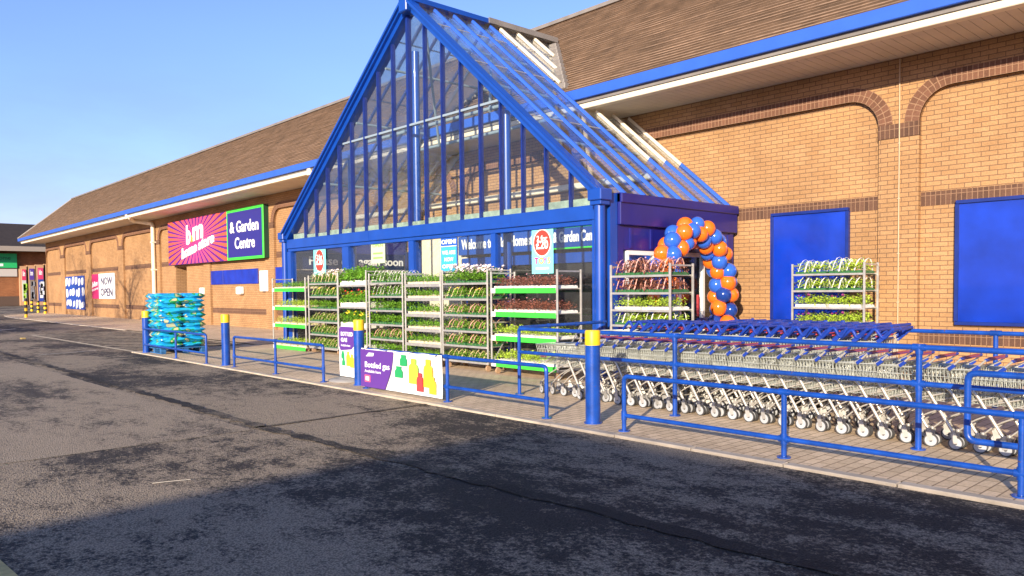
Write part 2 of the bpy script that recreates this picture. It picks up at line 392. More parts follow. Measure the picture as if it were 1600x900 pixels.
ORD = ['first', 'second', 'third', 'fourth', 'fifth', 'sixth', 'seventh', 'eighth', 'ninth', 'tenth', 'eleventh', 'twelfth', 'thirteenth', 'fourteenth', 'fifteenth', 'sixteenth', 'seventeenth', 'eighteenth', 'nineteenth', 'twentieth']
def ordinal(n):
    if n <= 20: return ORD[n-1]
    t = {20: 'twenty', 30: 'thirty', 40: 'forty'}[n//10*10]
    return {30: 'thirtieth', 40: 'fortieth'}[n] if n % 10 == 0 else t+'-'+ORD[n % 10-1]

# ------------------------------------------------------------------ ground
ZR = -.022
m = MB(); m.face([(-700, -500, ZR), (500, -500, ZR), (500, 500, ZR), (-700, 500, ZR)]); m.build('road', ASPH, kind='structure')
YK = 6.12                                            # kerb line
m = MB(); m.face([(-20.6, YK, 0), (14, YK, 0), (14, 13.5, 0), (-20.6, 13.5, 0)]); m.build('pavement', PAVER, kind='structure')
m = MB(); x = -20.6
while x < 14:                                        # kerb stones, one by one
    m.box(x+.004, x+.91, YK-.115, YK-.003, ZR-.1, .004+random.uniform(-.003, .003), .008); x += .915
m.box(-20.73, -20.603, YK-.13, 9.35, ZR-.1, .003, .008)
m.build('kerb', CONC, kind='structure')
m = MB()
fp = [(-56, 9.45), (-20.735, 9.3), (-20.735, 13.5), (-68, 13.5), (-62, 9.9)]
m.face([(x, y, 0.0) for x, y in fp]); m.build('footpath', PAVER, kind='structure')
m = MB(); m.box(-56, -33, 9.30, 9.44, ZR-.1, .004, .01)
for a, b in zip([(-56, 9.37), (-59.5, 9.6), (-62, 9.95)][:-1], [(-59.5, 9.6), (-62, 9.95)]): m.bar((a[0], a[1], -.07), (b[0], b[1], -.07), .14, .15)
m.build('footpath_kerb', CONC, kind='structure')
# repair patch, seams, painted lines: thin sheets lying on the road
def strip(mb, pts, wd, z, jit=0.0):
    P = [Vector((p[0], p[1])) for p in pts]; L = []
    for a, b in zip(P[:-1], P[1:]):
        n = max(1, int((b-a).length/.12)) if jit else 1
        for k in range(n): L.append(a.lerp(b, k/n))
    L.append(P[-1]); prev = None
    for i, p in enumerate(L):
        d = (L[min(i+1, len(L)-1)]-L[max(i-1, 0)]).normalized(); q = Vector((-d.y, d.x))
        a = p+q*(wd/2+random.uniform(-jit, jit)); b = p-q*(wd/2+random.uniform(-jit, jit))
        if prev: mb.face([(prev[1].x, prev[1].y, z), (b.x, b.y, z), (a.x, a.y, z), (prev[0].x, prev[0].y, z)])
        prev = (a, b)
def edge_jit(pts, j):
    out = []
    for a, b in zip(pts, pts[1:]+pts[:1]):
        a, b = Vector(a), Vector(b); n = max(1, int((b-a).length/.15))
        for k in range(n):
            p = a.lerp(b, k/n); out.append((p.x+random.uniform(-j, j), p.y+random.uniform(-j, j)))
    return out
m = MB(); m.face([(x, y, ZR+.004) for x, y in edge_jit([(-26.0, 3.35), (-8.1, 3.55), (-8.1, -6), (-26, -6)], .012)]); m.build('asphalt_patch', ASPH_PATCH, kind='structure')
m = MB(); strip(m, [(-34, 3.45), (-22, 3.66), (-8.0, 3.72), (-4.2, 3.9), (1, 4.1), (8, 4.2)], .15, ZR+.008, .035)
strip(m, [(-8.2, 3.6), (-8.25, 6.0)], .06, ZR+.008, .02)
m.build('asphalt_seam', ASPH_SEAM, kind='structure')
m = MB(); zl = ZR+.008
hx0, hx1, hy0, hy1 = -32.2, -20.8, 6.0, 9.15
strip(m, [(hx0, hy0-.05), (hx1, hy0+.12)], .12, zl); strip(m, [(hx0, hy0), (hx0+.5, hy1)], .12, zl); strip(m, [(hx0+.5, hy1), (hx1, hy1)], .12, zl)
for k in range(13):
    a = hx0-1.2+k*.95; p, q = a, a+2.6
    t0 = max(0, (hx0+.3-p)/2.6); t1 = min(1, (hx1-p)/2.6)
    if t1 > t0: strip(m, [(p+2.6*t0, hy0+.2+(hy1-hy0-.3)*t0), (p+2.6*t1, hy0+.2+(hy1-hy0-.3)*t1)], .12, zl+.004)
m.build('hatched_markings', LINE, kind='structure')
m = MB(); a = atG(-60, 522, ZR); b = atG(24, 514, ZR); strip(m, [a[:2], b[:2]], .12, zl)
a2 = atG(150, 548, ZR); b2 = atG(60, 555, ZR)
strip(m, [a2[:2], b2[:2]], .06, zl)
m.build('road_line', LINE_W, kind='structure')
m = MB(); a = atG(-40, 858, ZR); b = atG(12, 906, ZR); strip(m, [a[:2], b[:2]], .10, zl); m.build('bay_line', mat('yellow_road_paint', (.55, .42, .16), .8, var=.3, vscale=9), kind='structure')
m = MB(); a = atG(238, 757, ZR); b = atG(298, 751, ZR); m.tube([(a[0], a[1], ZR+.01), ((a[0]+b[0])/2+.01, (a[1]+b[1])/2, ZR+.014), (b[0], b[1], ZR+.01)], .003, 6)
m.build('litter_straw', mat('pale_straw', (.45, .40, .32), .6), label='thin pale straw lying alone on the dark road in the foreground', cat='litter')
m = MB(); a = atG(36, 530, ZR); m.box(a[0]-.11, a[0]+.11, a[1]-.08, a[1]+.08, ZR, ZR+.05, .025)
m.build('road_stud', mat('dull_yellow', (.40, .29, .10), .8), label='small yellow road block on the asphalt at the far left, before the hatched markings', cat='road block')

# ------------------------------------------------------------------ the store building
WY = 13.4; SK = 13.3                                  # recessed brick panels, outer skin (pilasters and arches)
ZS = 5.19; EY = 11.95                                  # soffit height, eave front
XL, XR, YB = -66.0, 16.0, 44.0
store = thing('store_building', 'long low brick store with blank arches, tiled roof and blue eaves', 'building', (-25, WY+8, 0))
P_px = [(95, 101), (135, 142), (185, 193), (240.5, 250), (318, 328), (415, 429)]
pil = [(XL, XL+.01)] + [(atY(SK, a, 430)[0], atY(SK, b, 430)[0]) for a, b in P_px] + [(-21.4, -20.7), (-16.95, -16.3), (-5.43, -4.80), (5.3, 5.95), (XR-.01, XR)]
ZA, RA, ZSP = 4.62, .5, 4.12                          # arch head (inner), corner radius, springing
m = MB(); ring = MB(); corbs = []; band = MB(); plinth = MB(); rec = MB()
zt = ZS+.02
for a, b in pil: m.box(a, b, SK, WY+.05, 0, ZSP)
for (a0, a1), (b0, b1) in zip(pil[:-1], pil[1:]):
    r = min(RA, (b0-a1)*.4)
    out = []
    for k in range(9):
        t = math.pi-math.pi/2*k/8; out.append((a1+r+r*math.cos(t), ZSP+(ZA-ZSP)*math.sin(t)))
    for k in range(9):
        t = math.pi/2-math.pi/2*k/8; out.append((b0-r+r*math.cos(t), ZSP+(ZA-ZSP)*math.sin(t)))
    for p, q in zip(out[:-1], out[1:]):
        m.face([(p[0], SK, p[1]), (q[0], SK, q[1]), (q[0], SK, zt), (p[0], SK, zt)])
        m.face([(p[0], WY, p[1]), (q[0], WY, q[1]), (q[0], SK, q[1]), (p[0], SK, p[1])])
    ac = (a0+a1)/2 if a0 > XL else a0; bc = (b0+b1)/2
    # header-brick ring round the arch head
    L = 0.0; pts = []
    for i, p in enumerate(out):
        d = Vector(out[min(i+1, len(out)-1)])-Vector(out[max(i-1, 0)]); d.normalize(); nrm = Vector((-d.y, d.x))
        if i: L += (Vector(p)-Vector(out[i-1])).length
        t = .225; tp = Vector(p)+nrm*t
        tp.x = max(a0+.32 if a0 > XL else a0, tp.x); tp.x = min(b0+.32, tp.x)
        pts.append((p, tp, L))
    for (p, tp, l0), (q, tq, l1) in zip(pts[:-1], pts[1:]):
        y = SK-.012
        ring.face([(p[0], y, p[1]), (q[0], y, q[1]), (tq.x, y, tq.y), (tp.x, y, tp.y)], [(l0, 0), (l1, 0), (l1, .225), (l0, .225)])
        ring.face([(p[0], SK+.05, p[1]), (q[0], SK+.05, q[1]), (q[0], y, q[1]), (p[0], y, p[1])], [(l0, 0), (l1, 0), (l1, .06), (l0, .06)])
        ring.face([(tp.x, y, tp.y), (tq.x, y, tq.y), (tq.x, SK, tq.y), (tp.x, SK, tp.y)], [(l0, 0), (l1, 0), (l1, .02), (l0, .02)])
    if a0 < -40 or a0 > -36 or True:
        band.box(a1, b0, WY-.006, WY+.02, 2.76, 2.985)
    plinth.box(a1, b0, WY-.008, WY+.02, .55, .775)
for a, b in pil[1:-1]: corbs.append(MB()); corbs[-1].box(a-.004, b+.004, SK-.014, SK+.05, ZSP-.215, ZSP+.01)
for (a0, a1), (b0, b1) in zip(pil[:-1], pil[1:]): m.box(a0, a1, SK, SK+.01, ZSP, zt) if a0 > XL else None
for a, b in pil[1:-1]: m.face([(a, SK, ZSP), (b, SK, ZSP), (b, SK, zt), (a, SK, zt)]) if False else None
# recessed wall sheet with the porch opening left out
px0, px1 = atY(WY, 275, 430)[0], atY(WY, 292, 430)[0]; pz = 2.68
rec.face([(XL, WY, -.1), (px0, WY, -.1), (px0, WY, zt), (XL, WY, zt)])
rec.face([(px0, WY, pz), (px1, WY, pz), (px1, WY, zt), (px0, WY, zt)])
rec.face([(px1, WY, -.1), (XR, WY, -.1), (XR, WY, zt), (px1, WY, zt)])
rec.face([(px0, WY, 0), (px0, WY+1.2, 0), (px0, WY+1.2, pz), (px0, WY, pz)]); rec.face([(px1, WY+1.2, 0), (px1, WY, 0), (px1, WY, pz), (px1, WY+1.2, pz)])
rec.face([(px0, WY+1.2, pz), (px1, WY+1.2, pz), (px1, WY, pz), (px0, WY, pz)])
rec.face([(XL, YB, -.1), (XL, WY, -.1), (XL, WY, zt), (XL, YB, zt)]); rec.face([(XR, WY, -.1), (XR, YB, -.1), (XR, YB, zt), (XR, WY, zt)]); rec.face([(XR, YB, -.1), (XL, YB, -.1), (XL, YB, zt), (XR, YB, zt)])
wall = rec.build('wall', BRICK, store)
m.build('arcade', BRICK, wall); ring.build('arch_ring', HEADER, wall); [q.build('corbel', SOLDIER, wall) for q in corbs]; band.build('string_course', SOLDIER, wall); plinth.build('plinth_course', SOLDIER, wall)
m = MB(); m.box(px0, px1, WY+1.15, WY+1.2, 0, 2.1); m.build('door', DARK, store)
# roof: courses of plain tiles stepped one over the next
RS = .96; ZE = 5.56; EYT = EY-.10; YT = 14.85; ZT = ZE+RS*(YT-EYT)
slope = math.hypot(1, RS); nrm = Vector((0, -RS, 1)).normalized()
m = MB(); nc = 38; dl = (YT-EYT)/nc; HIP = 1.05
def hx(y): return (XL-1.6) + (y-EYT)*HIP
for k in range(nc):
    y0 = EYT+k*dl; y1 = y0+dl; z0 = ZE+RS*(y0-EYT); z1 = ZE+RS*(y1-EYT)
    lip = .036
    o = Vector((0, y0, z0))+nrm*lip
    xa, xb = hx(y0), hx(y1); v0, v1 = k*.11+.002, (k+1)*.11-.001
    # butt the course into pieces so its lower edge wavers a little
    step = .66; x = xa; prevj = random.uniform(-.008, .008)
    while x < XR+1.6:
        x2 = min(x+step, XR+1.6); j2 = random.uniform(-.009, .009)
        u = [(x, v0), (x2, v0), (x2, v1), (x, v1)]
        xt = max(x, xb) if x == xa else x
        m.face([(x, o.y, o.z+prevj), (x2, o.y, o.z+j2), (x2, y1, z1), (xt, y1, z1)], u)
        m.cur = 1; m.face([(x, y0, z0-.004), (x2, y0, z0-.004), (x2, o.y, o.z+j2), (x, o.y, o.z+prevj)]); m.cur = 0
        prevj = j2; x = x2
# hip end and the flat behind the parapet line
xt = hx(YT)
m.face([(XL-1.6, YB+1.5, ZE), (XL-1.6, EYT, ZE), (xt, YT, ZT), (xt, YB-1.5, ZT)]); m.face([(xt, YT, ZT-.01), (XR+1.6, YT, ZT-.01), (XR+1.6, YB-1.5, ZT-.01), (xt, YB-1.5, ZT-.01)])
m.face([(XR+1.6, EYT, ZE), (XR+1.6, YB+1.5, ZE), (XR+1.6, YB-1.5, ZT), (XR+1.6, YT, ZT)])
m.face([(XR+1.6, YB+1.5, ZE), (XL-1.6, YB+1.5, ZE), (xt, YB-1.5, ZT), (XR+1.6, YB-1.5, ZT)])
roof = m.build('roof', [TILE, mat('dark_tile_edge', (.13, .085, .055), .95, var=.3, vscale=3)], store)  # lower edges of the courses are darker brown than the tile faces
m = MB(); m.bar((xt-.05, YT, ZT+.03), (XR+1.6, YT, ZT+.03), .22, .09); m.bar((XL-1.6, EYT, ZE+.03), (xt, YT, ZT+.03), .16, .07)
m.build('ridge_capping', GUTTER, roof)
m = MB(); m.box(XL-1.62, XR+1.6, EY-.14, EY-.06, 5.355, 5.565, .01); m.box(XL-1.62, XL-1.54, EY-.06, YB, 5.33, 5.565); m.build('blue_fascia', BLUE_FASCIA, store)
m = MB(); m.box(XL-1.3, XR+1.6, EY-.055, EY+.1, 5.285, 5.40); m.build('gutter', GUTTER, store)
m = MB(); brk = [XL-1.1, atY(EY, 200, 345)[0], atY(EY, 486, 280)[0], XR+1.6]
for i, (a, b) in enumerate(zip(brk[:-1], brk[1:])):
    dy = .05 if i == 1 else 0
    m.box(a, b, EY-.02-dy, EY+.16-dy, ZS-.015, ZS+.10, .012)
m.box(brk[1]-.14, brk[1]+.1, EY-.10, EY+.17, ZS-.05, ZS+.20, .015); m.box(brk[2]-.1, brk[2]+.1, EY-.1, EY+.17, ZS-.05, ZS+.2, .015)
m.build('eave_box', CREAM, store)
m = MB(); x = XL-1.05
while x < XR+1.5:
    m.box(x, x+.142, EY+.16, SK-.002, ZS, ZS+.02); x += .15
m.face([(XL-1.1, EY+.1, ZS+.022), (XL-1.1, SK, ZS+.022), (XR+1.6, SK, ZS+.022), (XR+1.6, EY+.1, ZS+.022)]); m.face([(XL-1.1, SK, ZS), (XL, SK, ZS), (XL, YB, ZS), (XL-1.1, YB, ZS)][::-1])
m.build('soffit', SOFFIT, store)
# downpipes
m = MB(); xp = atY(SK-.1, 241, 420)[0]
m.tube(fillet([(brk[1]+.1, EY+.02, ZS+.03), (xp-.3, EY+.4, ZS-.10), (xp, SK-.12, ZS-.22), (xp, SK-.12, .05)], .12), .10, 10)
for z in (1.2, 2.6, 4.0): m.box(xp-.13, xp+.13, SK-.23, SK, z, z+.06)
m.build('downpipe', CREAM, store)
m = MB(); xc = atY(SK, 1405, 300)[0]; m.tube([(xc, SK-.02, ZS-.02), (xc+.004, SK-.02, .35)], .011, 6)
for z in (1.2, 2.0, 2.9, 3.8): m.box(xc-.02, xc+.02, SK-.022, SK, z, z+.02)
m.build('conduit', mat('buff_cable', (.50, .37, .23), .6), store)
# blue door and window panels on the right-hand wall
def panel(name, x0, x1, z0, z1, fw_=.055):
    m = MB(); m.box(x0, x1, WY-.05, WY, z0, z1, .006); p = m.build(name, BLUE_PANEL, store)
    f = MB()
    for b in ((x0-.02, x1+.02, z1-.01, z1+fw_-.01), (x0-.02, x1+.02, z0-fw_+.01, z0+.01)): f.box(b[0], b[1], WY-.085, WY-.001, b[2], b[3], .005)
    for b in ((x0-.03, x0+fw_-.03), (x1-fw_+.03, x1+.03)): f.box(b[0], b[1], WY-.08, WY-.002, z0+.012, z1-.012, .005)
    f.build('frame', BLUE_DARK, p); return p
a, b = atY(WY, 1209, 338), atY(WY, 1325, 500); panel('blank_door', a[0], b[0], b[2]-.02, a[2])
a, b = atY(WY, 1498, 318), atY(WY, 1494, 503); panel('blank_window', a[0], a[0]+2.2, b[2], a[2])
a, b = atY(WY, 327, 424), atY(WY, 327, 445); c = atY(WY, 404, 420); d = atY(WY, 350, 420)
m = MB(); m.box(a[0], d[0], WY-.06, WY, b[2], a[2], .006); m.box(d[0]+.03, c[0], WY-.06, WY, b[2], a[2], .006); e = atY(WY, 424, 420); g = atY(WY, 446, 420); m.box(e[0], g[0], WY-.06, WY, b[2], a[2], .006)
m.build('high_window_panel', BLUE_PANEL, store)
for px, py in ((317, 455), (375, 454)):
    m = MB(); a = atY(SK, px, py); m.box(a[0]-.22, a[0]+.22, SK-.1, WY, a[2]-.16, a[2]+.16, .04); m.build('wall_light', WHITE, store)
m = MB(); a = atY(SK, 407, 423); b = atY(SK, 420, 455); m.box(a[0], b[0], SK-.05, SK-.005, b[2], a[2], .01)
nb = m.build('notice_board', WHITE, label='white notice board on the brick pier between the blue strip windows', cat='notice')
# posters on the far left panels
a, b = atY(WY, 99, 433), atY(WY, 134, 484)
nb = thing('wall_banner', 'blue banner crowded with white shapes, on the brick panel left of NOW OPEN', 'banner', (a[0], WY, 0))
m = MB(); m.box(a[0], b[0], WY-.05, WY-.012, b[2], a[2]); m.build('board', mat('banner_blue', (.012, .06, .33), .5), nb)
m = MB()
for r_ in range(3):
    for c_ in range(7):
        cx_ = a[0]+(c_+.5+random.uniform(-.2, .2))*(b[0]-a[0])/7; cz = b[2]+(r_+.55+random.uniform(-.12, .12))*(a[2]-b[2])/3; rx = random.uniform(.22, .36); rz = random.uniform(.25, .40); sh = random.uniform(-.3, .5)
        m.prism([(cx_+rx*math.cos(t*.5236)+sh*rz*math.sin(t*.5236), cz+rz*math.sin(t*.5236)*(1+.25*math.cos(t))) for t in range(12)], WY-.058-.001*c_, WY-.05)
m.build('print', LETTER, nb)
a, b = atY(WY, 143, 429), atY(WY, 181, 467); mid = atY(WY, 155.5, 440)[0]
nb = thing('wall_banner', 'white NOW OPEN banner with a pink end on the brick wall', 'banner', (a[0], WY, 0))
m = MB(); m.box(mid, b[0], WY-.05, WY-.012, b[2], a[2]); m.build('board', WHITE, nb)
m = MB(); m.box(a[0], mid, WY-.05, WY-.012, b[2], a[2]); m.build('pink_panel', mat('magenta', (.55, .02, .13), .5), nb)
m = MB(); cx_ = (mid+b[0])/2; hh = a[2]-b[2]; m.text('NOW', hh*.42, cx_, b[2]+hh*.56, WY-.056, align='CENTER', bold=.02, width=(b[0]-mid)*.72); m.text('OPEN', hh*.42, cx_, b[2]+hh*.12, WY-.056, align='CENTER', bold=.02, width=(b[0]-mid)*.75)
m.build('lettering', mat('navy_ink', (.03, .03, .09), .6), nb)
m = MB(); m.text('b&m', hh*.3, (a[0]+mid)/2, b[2]+hh*.5, WY-.056, align='CENTER', bold=.03, shear=.3, rot=.1, width=(mid-a[0])*.7); m.text('store', hh*.16, (a[0]+mid)/2, b[2]+hh*.34, WY-.056, align='CENTER', bold=.02, shear=.3, rot=.1, width=(mid-a[0])*.8); m.build('logo', LETTER, nb)

# ------------------------------------------------------------------ big sign: sunburst panel and garden-centre panel
SY = SK-.22
a = atY(SY, 262, 346); b = atY(SY, 353.5, 327); c = atY(SY, 411, 319); d = atY(SY, 411, 402)
x0, xm, x1, z0, z1 = a[0], b[0], c[0], d[2]-.02, c[2]+.02
sg = thing('store_sign', 'wide fascia sign, sunburst panel beside a green-framed Garden Centre panel', 'sign', ((x0+x1)/2, SK, 0))
PURP = mat('sign_purple', (.10, .015, .20), .45)
m = MB(); m.box(x0, xm, SY, SK, z0, z1, .01); m.build('sunburst_panel', PURP, sg)
m = MB(); cx_, cz = x0+(xm-x0)*.50, z0+(z1-z0)*.52
def burst(ang):
    dx, dz = math.cos(ang), math.sin(ang); t = 1e9
    for lim, q, dd in ((xm-.02, cx_, dx), (x0+.02, cx_, dx), (z1-.02, cz, dz), (z0+.02, cz, dz)):
        if abs(dd) > 1e-9:
            k = (lim-q)/dd
            if k > 1e-6: t = min(t, k)
    return (cx_+dx*t, cz+dz*t)
NR = 36
asp = (xm-x0)/(z1-z0)*.75
ang = lambda t: math.atan2(math.sin(t), math.cos(t)*asp)
corners = [math.atan2(cz_-cz, cx2-cx_) % (2*math.pi) for cx2 in (x0+.02, xm-.02) for cz_ in (z0+.02, z1-.02)]
for k in range(NR):
    t0, t1 = ang(2*math.pi*k/NR), ang(2*math.pi*(k+.56)/NR)
    if t1 < t0: t1 += 2*math.pi
    pts = [(cx_, cz), burst(t0)]
    for cc in sorted(corners):
        for q in (cc, cc+2*math.pi, cc-2*math.pi):
            if t0 < q < t1: pts.append(burst(q))
    pts.append(burst(t1)); m.prism(pts, SY-.006, SY-.001)
sb = bpy.data.materials.new('sunburst_print'); sb.use_nodes = True; n = sb.node_tree; bs = n.nodes['Principled BSDF']; bs.inputs['Roughness'].default_value = .45
tc = n.nodes.new('ShaderNodeTexCoord'); vm = n.nodes.new('ShaderNodeVectorMath'); vm.operation = 'DISTANCE'; vm.inputs[1].default_value = (cx_-(x0+x1)/2, SY-SK, cz)
n.links.new(tc.outputs['Object'], vm.inputs[0]); mr = n.nodes.new('ShaderNodeMapRange'); mr.inputs['From Min'].default_value = .6; mr.inputs['From Max'].default_value = 3.0
n.links.new(vm.outputs['Value'], mr.inputs['Value']); n.links.new(mix_col(n, mr.outputs[0], (.72, .06, .22), (.85, .10, .04)), bs.inputs['Base Color'])
m.build('sunburst', sb, sg)
H = z1-z0; W1 = xm-x0
lm = MB(); lm.text('b', H*.56, x0+W1*.345, z0+H*.44, SY-.02, bold=.045, shear=.12, rot=.10); lm.text('m', H*.56, x0+W1*.455, z0+H*.50, SY-.02, bold=.045, shear=.12, rot=.10, width=W1*.19)
lm.text('home store', H*.31, x0+W1*.26, z0+H*.12, SY-.02, bold=.04, shear=.2, rot=.155, width=W1*.56, ext=.02)
lm.build('lettering', LETTER, sg)
am = MB(); am.text('&', H*.20, x0+W1*.432, z0+H*.47, SY-.03, bold=.03, shear=.18, rot=.16); am.build('ampersand', mat('orange_ink', (.85, .38, .05), .5), sg)
m = MB(); m.box(xm+.03, x1-.01, SY+.02, SK, z0+.01, z1-.01); m.build('garden_box', mat('green_side_shade', (.01, .05, .03), .5), sg); m = MB(); m.box(xm+.02, x1, SY-.01, SY+.018, z0, z1, .006); m.build('garden_panel', GREEN_STRIP, sg)  # box behind the green front is darker, side shading put into its colour
m = MB(); m.box(xm+.13, x1-.12, SY-.02, SY-.004, z0+.11, z1-.12); m.build('navy_panel', mat('sign_navy', (.025, .02, .20), .4), sg)
W2 = x1-xm; m = MB(); m.text('& Garden', H*.31, xm+W2*.08+.10, z0+H*.54, SY-.03, bold=.018, width=W2*.78); m.build('garden_lettering', LETTER, sg); m = MB(); m.text('Centre', H*.31, xm+W2*.24, z0+H*.22, SY-.03, bold=.018, width=W2*.54); m.build('garden_lettering', LETTER, sg)

# ------------------------------------------------------------------ glazed entrance
FY = 9.6
XRt = atX(-8.2, 946, 325)[0]; XRt = -8.2
XLf = atY(FY, 452, 372)[0]
ap = atY(FY-.1, 635, 0); AX, AZ = -13.52, ap[2]-.06
ZB0, ZB1, ZC = 2.53, 2.85, 3.04
ent = thing('glass_entrance', 'blue framed glass entrance porch with a steep glazed gable', 'entrance porch', (AX, FY, 0))
lx, rx = XLf-.05, XRt+.05
kL = (AZ-ZC+.12)/(AX-lx); kR = (AZ-ZC+.12)/(rx-AX); kz = kR
m = MB(); m.box(XLf, XRt-.14, FY-.08, FY+.1, ZB0+.08, ZB1, .01); m.box(XLf, XRt-.14, FY-.05, FY+.08, ZB0, ZB0+.078, .01)
for px in (452, 515, 580, 700, 803): x = atY(FY, px, 350)[0]; m.box(x-.006, x+.006, FY-.084, FY-.05, ZB0+.09, ZB1-.02)
m.build('beam', BLUE, ent)
def zs(x): return AZ - abs(x-AX)*(kL if x < AX else kR)                   # roof height over x
# rafters of the gable
for s_, xe in ((-1, lx), (1, rx)):
    m = MB(); a = Vector((AX, 0, AZ)); b = Vector((xe, 0, zs(xe)))
    t = (b-a).normalized(); u = Vector((t.z, 0, -t.x)); u = -u if u.z < 0 else u
    for wy0, wy1, off, th in ((FY-.17, FY-.02, .05, .10), (FY-.10, FY+.12, -.045, .12)):
        A = a+u*off; B = b+u*off
        m.bar((A.x, (wy0+wy1)/2, A.z), (B.x, (wy0+wy1)/2, B.z), wy1-wy0, th, u)
    m.bar((a.x, FY-.20, a.z+.09), (b.x, FY-.20, b.z+.09), .06, .05, u)
    m.build('gable_rafter', BLUE, ent)
m = MB(); m.box(AX-.14, AX+.14, FY-.24, FY+.12, AZ-.22, AZ+.12, .02); m.build('apex_cap', BLUE, ent)
# gable mullions
gx = [atY(FY, x, 340)[0] for x in (478, 496, 515, 534, 556, 577, 600, 624, 645, 666, 693, 723, 753, 784, 818, 855, 893)]
gx = list(np.linspace(gx[0], gx[-1], 17))
for i, x in enumerate(gx):
    m = MB(); w_ = .034 if i != 8 else .07
    m.box(x-w_/2, x+w_/2, FY-.05, FY+.05, ZB1, zs(x)-.12); m.build('mullion', BLUE_DARK, ent)
SLV = mat('grey_blue_steel', (.32, .40, .44), .4, .3)
zt_ = 4.98; dxt = (AZ-zt_)/kz-.1
m = MB(); m.box(AX-dxt, AX+dxt, FY-.03, FY+.06, zt_-.022, zt_+.022); m.build('transom', SLV, ent)
m = MB()
xs = [lx+.25]+gx+[rx-.25]
for a, b in zip(xs[:-1], xs[1:]):
    pts = [(a+.02, ZB1), (b-.02, ZB1)]
    if a < AX < b: pts += [(b-.02, zs(b)-.1), (AX, AZ-.1), (a+.02, zs(a)-.1)]
    else: pts += [(b-.02, zs(b)-.1), (a+.02, zs(a)-.1)]
    if pts[2][1] > ZB1+.02: m.prism([(p[0], max(ZB1, p[1])) for p in pts], FY+.0, FY+.012)
m.build('gable_glazing', GLASS, ent)
m = MB()
for a, b in zip(xs[:-1], xs[1:]): m.box(a+.03, b-.03, FY+.014, FY+.03, ZB1, ZB1+random.uniform(.09, .14))
m.build('sill_flashing', mat('pale_green_flashing', (.27, .34, .26), .6, var=.3), ent)
# roof slopes: glazing bars up the slope, panes between them
def yroof(z): return EYT + (z-ZE)/RS                   # where the main roof stands at height z
NB = 8; bys = [FY+.0+k*(WY-.12-FY)/(NB-1) for k in range(NB)]
ZV = AZ
for s_, xe in ((-1, lx), (1, rx)):
    gl = MB(); ze = ZC-.02; kz = kL if s_ < 0 else kR
    xz = lambda z: AX + s_*(AZ-z)/kz
    u = Vector((s_*kz, 0, 1)).normalized()
    ycut = lambda z: (EY-.16 if 5.1 < z < 5.62 else (WY-.02 if z <= 5.1 else min(WY+2, yroof(z))))
    # panes in horizontal strips so that they stop at the eave and against the tiles
    zsn = list(np.linspace(ze, 5.09, 7))+[5.10, 5.62]+list(np.linspace(5.63, AZ-.03, 8))
    for za, zb in zip(zsn[:-1], zsn[1:]):
        if zb-za < .012: continue
        ya = min(ycut(za+.005), ycut(zb-.005)) if za < 5.62 else ycut(za); yb = ya if za < 5.62 else ycut(zb)
        o = u*.014
        p = [Vector((xz(za), FY+.02, za)), Vector((xz(za), ya, za)), Vector((xz(zb), yb, zb)), Vector((xz(zb), FY+.02, zb))]
        gl.face(p); gl.face([q+o for q in p[::-1]])
    gl.build('roof_glazing', GLASS_ROOF if s_ < 0 else GLASS_ROOF_CLEAN, ent)
    for k, y in enumerate(bys):
        segs = [(ze, AZ-.06)] if y < EY-.16 else [(ze, 5.12)]
        m = MB(); m.cur = 0
        for za, zb in segs:
            a = Vector((xz(za), y, za))+u*.04; b = Vector((xz(zb), y, zb))+u*.04
            if y < EY-.16: m.bar(a, b, .042, .06, u)
            else:
                c = a.lerp(b, .45 if s_ > 0 else .5); m.bar(a, c, .042, .06, u); m.cur = 1; m.bar(c, b, .036, .055, u); m.cur = 0
        m.build('glazing_bar', [BLUE_FASCIA, CREAM], ent)
    y = EY-.16
    for k in range(4):                                 # bars standing on the tiles above the eave
        y = EY+.05+k*.55; z0_ = ZE+RS*(y-EYT)+.12
        if z0_ < AZ-.25:
            m = MB(); a = Vector((xz(z0_), y, z0_))+u*.05; b = Vector((xz(AZ-.06), y, AZ-.06))+u*.05; m.bar(a, b, .044, .06, u); m.build('glazing_bar', CREAM, ent)
    for zz in (4.25, 5.5, 6.5):
        m = MB(); x = xz(zz)-s_*.1; m.tube([(x, FY+.1, zz-.08), (x, min(yroof(zz), WY)-.05 if zz > 5.7 else EY-.2 if zz > 5.1 else WY-.05, zz-.08)], .03, 8); m.build('purlin', SLV, ent)
    for k, y in enumerate(bys[:-1]):                   # pane clips across the slope
        for zz in (4.6, 5.9, 6.9):
            zq = zz-.12*k*0; ym = min(y+.5, ycut(zq))
            if ym > y+.1: m = MB(); m.bar(Vector((xz(zq), y+.04, zq))+u*.03, Vector((xz(zq), ym-.04, zq))+u*.03, .03, .012, u); m.build('pane_clip', GALV, ent)
m = MB(); ye = yroof(AZ)-.05; m.bar((AX, FY-.1, AZ+.05), (AX, FY+2.0, AZ+.05), .34, .10); m.build('ridge', BLUE, ent)
m = MB(); m.bar((AX, FY+2.0, AZ+.06), (AX, ye, AZ+.06), .40, .12); m.build('ridge_flashing', GUTTER, ent)
for s_ in (-1, 1):
    m = MB()
    for k in range(12):
        z = 5.7+k*(AZ-5.75)/12; x = AX+s_*(AZ-z)/(kL if s_ < 0 else kR); y = yroof(z)
        m.box(x-.12, x+.12, y-.10, y+.06, z-.02, z+.12, .02)
    m.build('valley_flashing', GUTTER, ent)
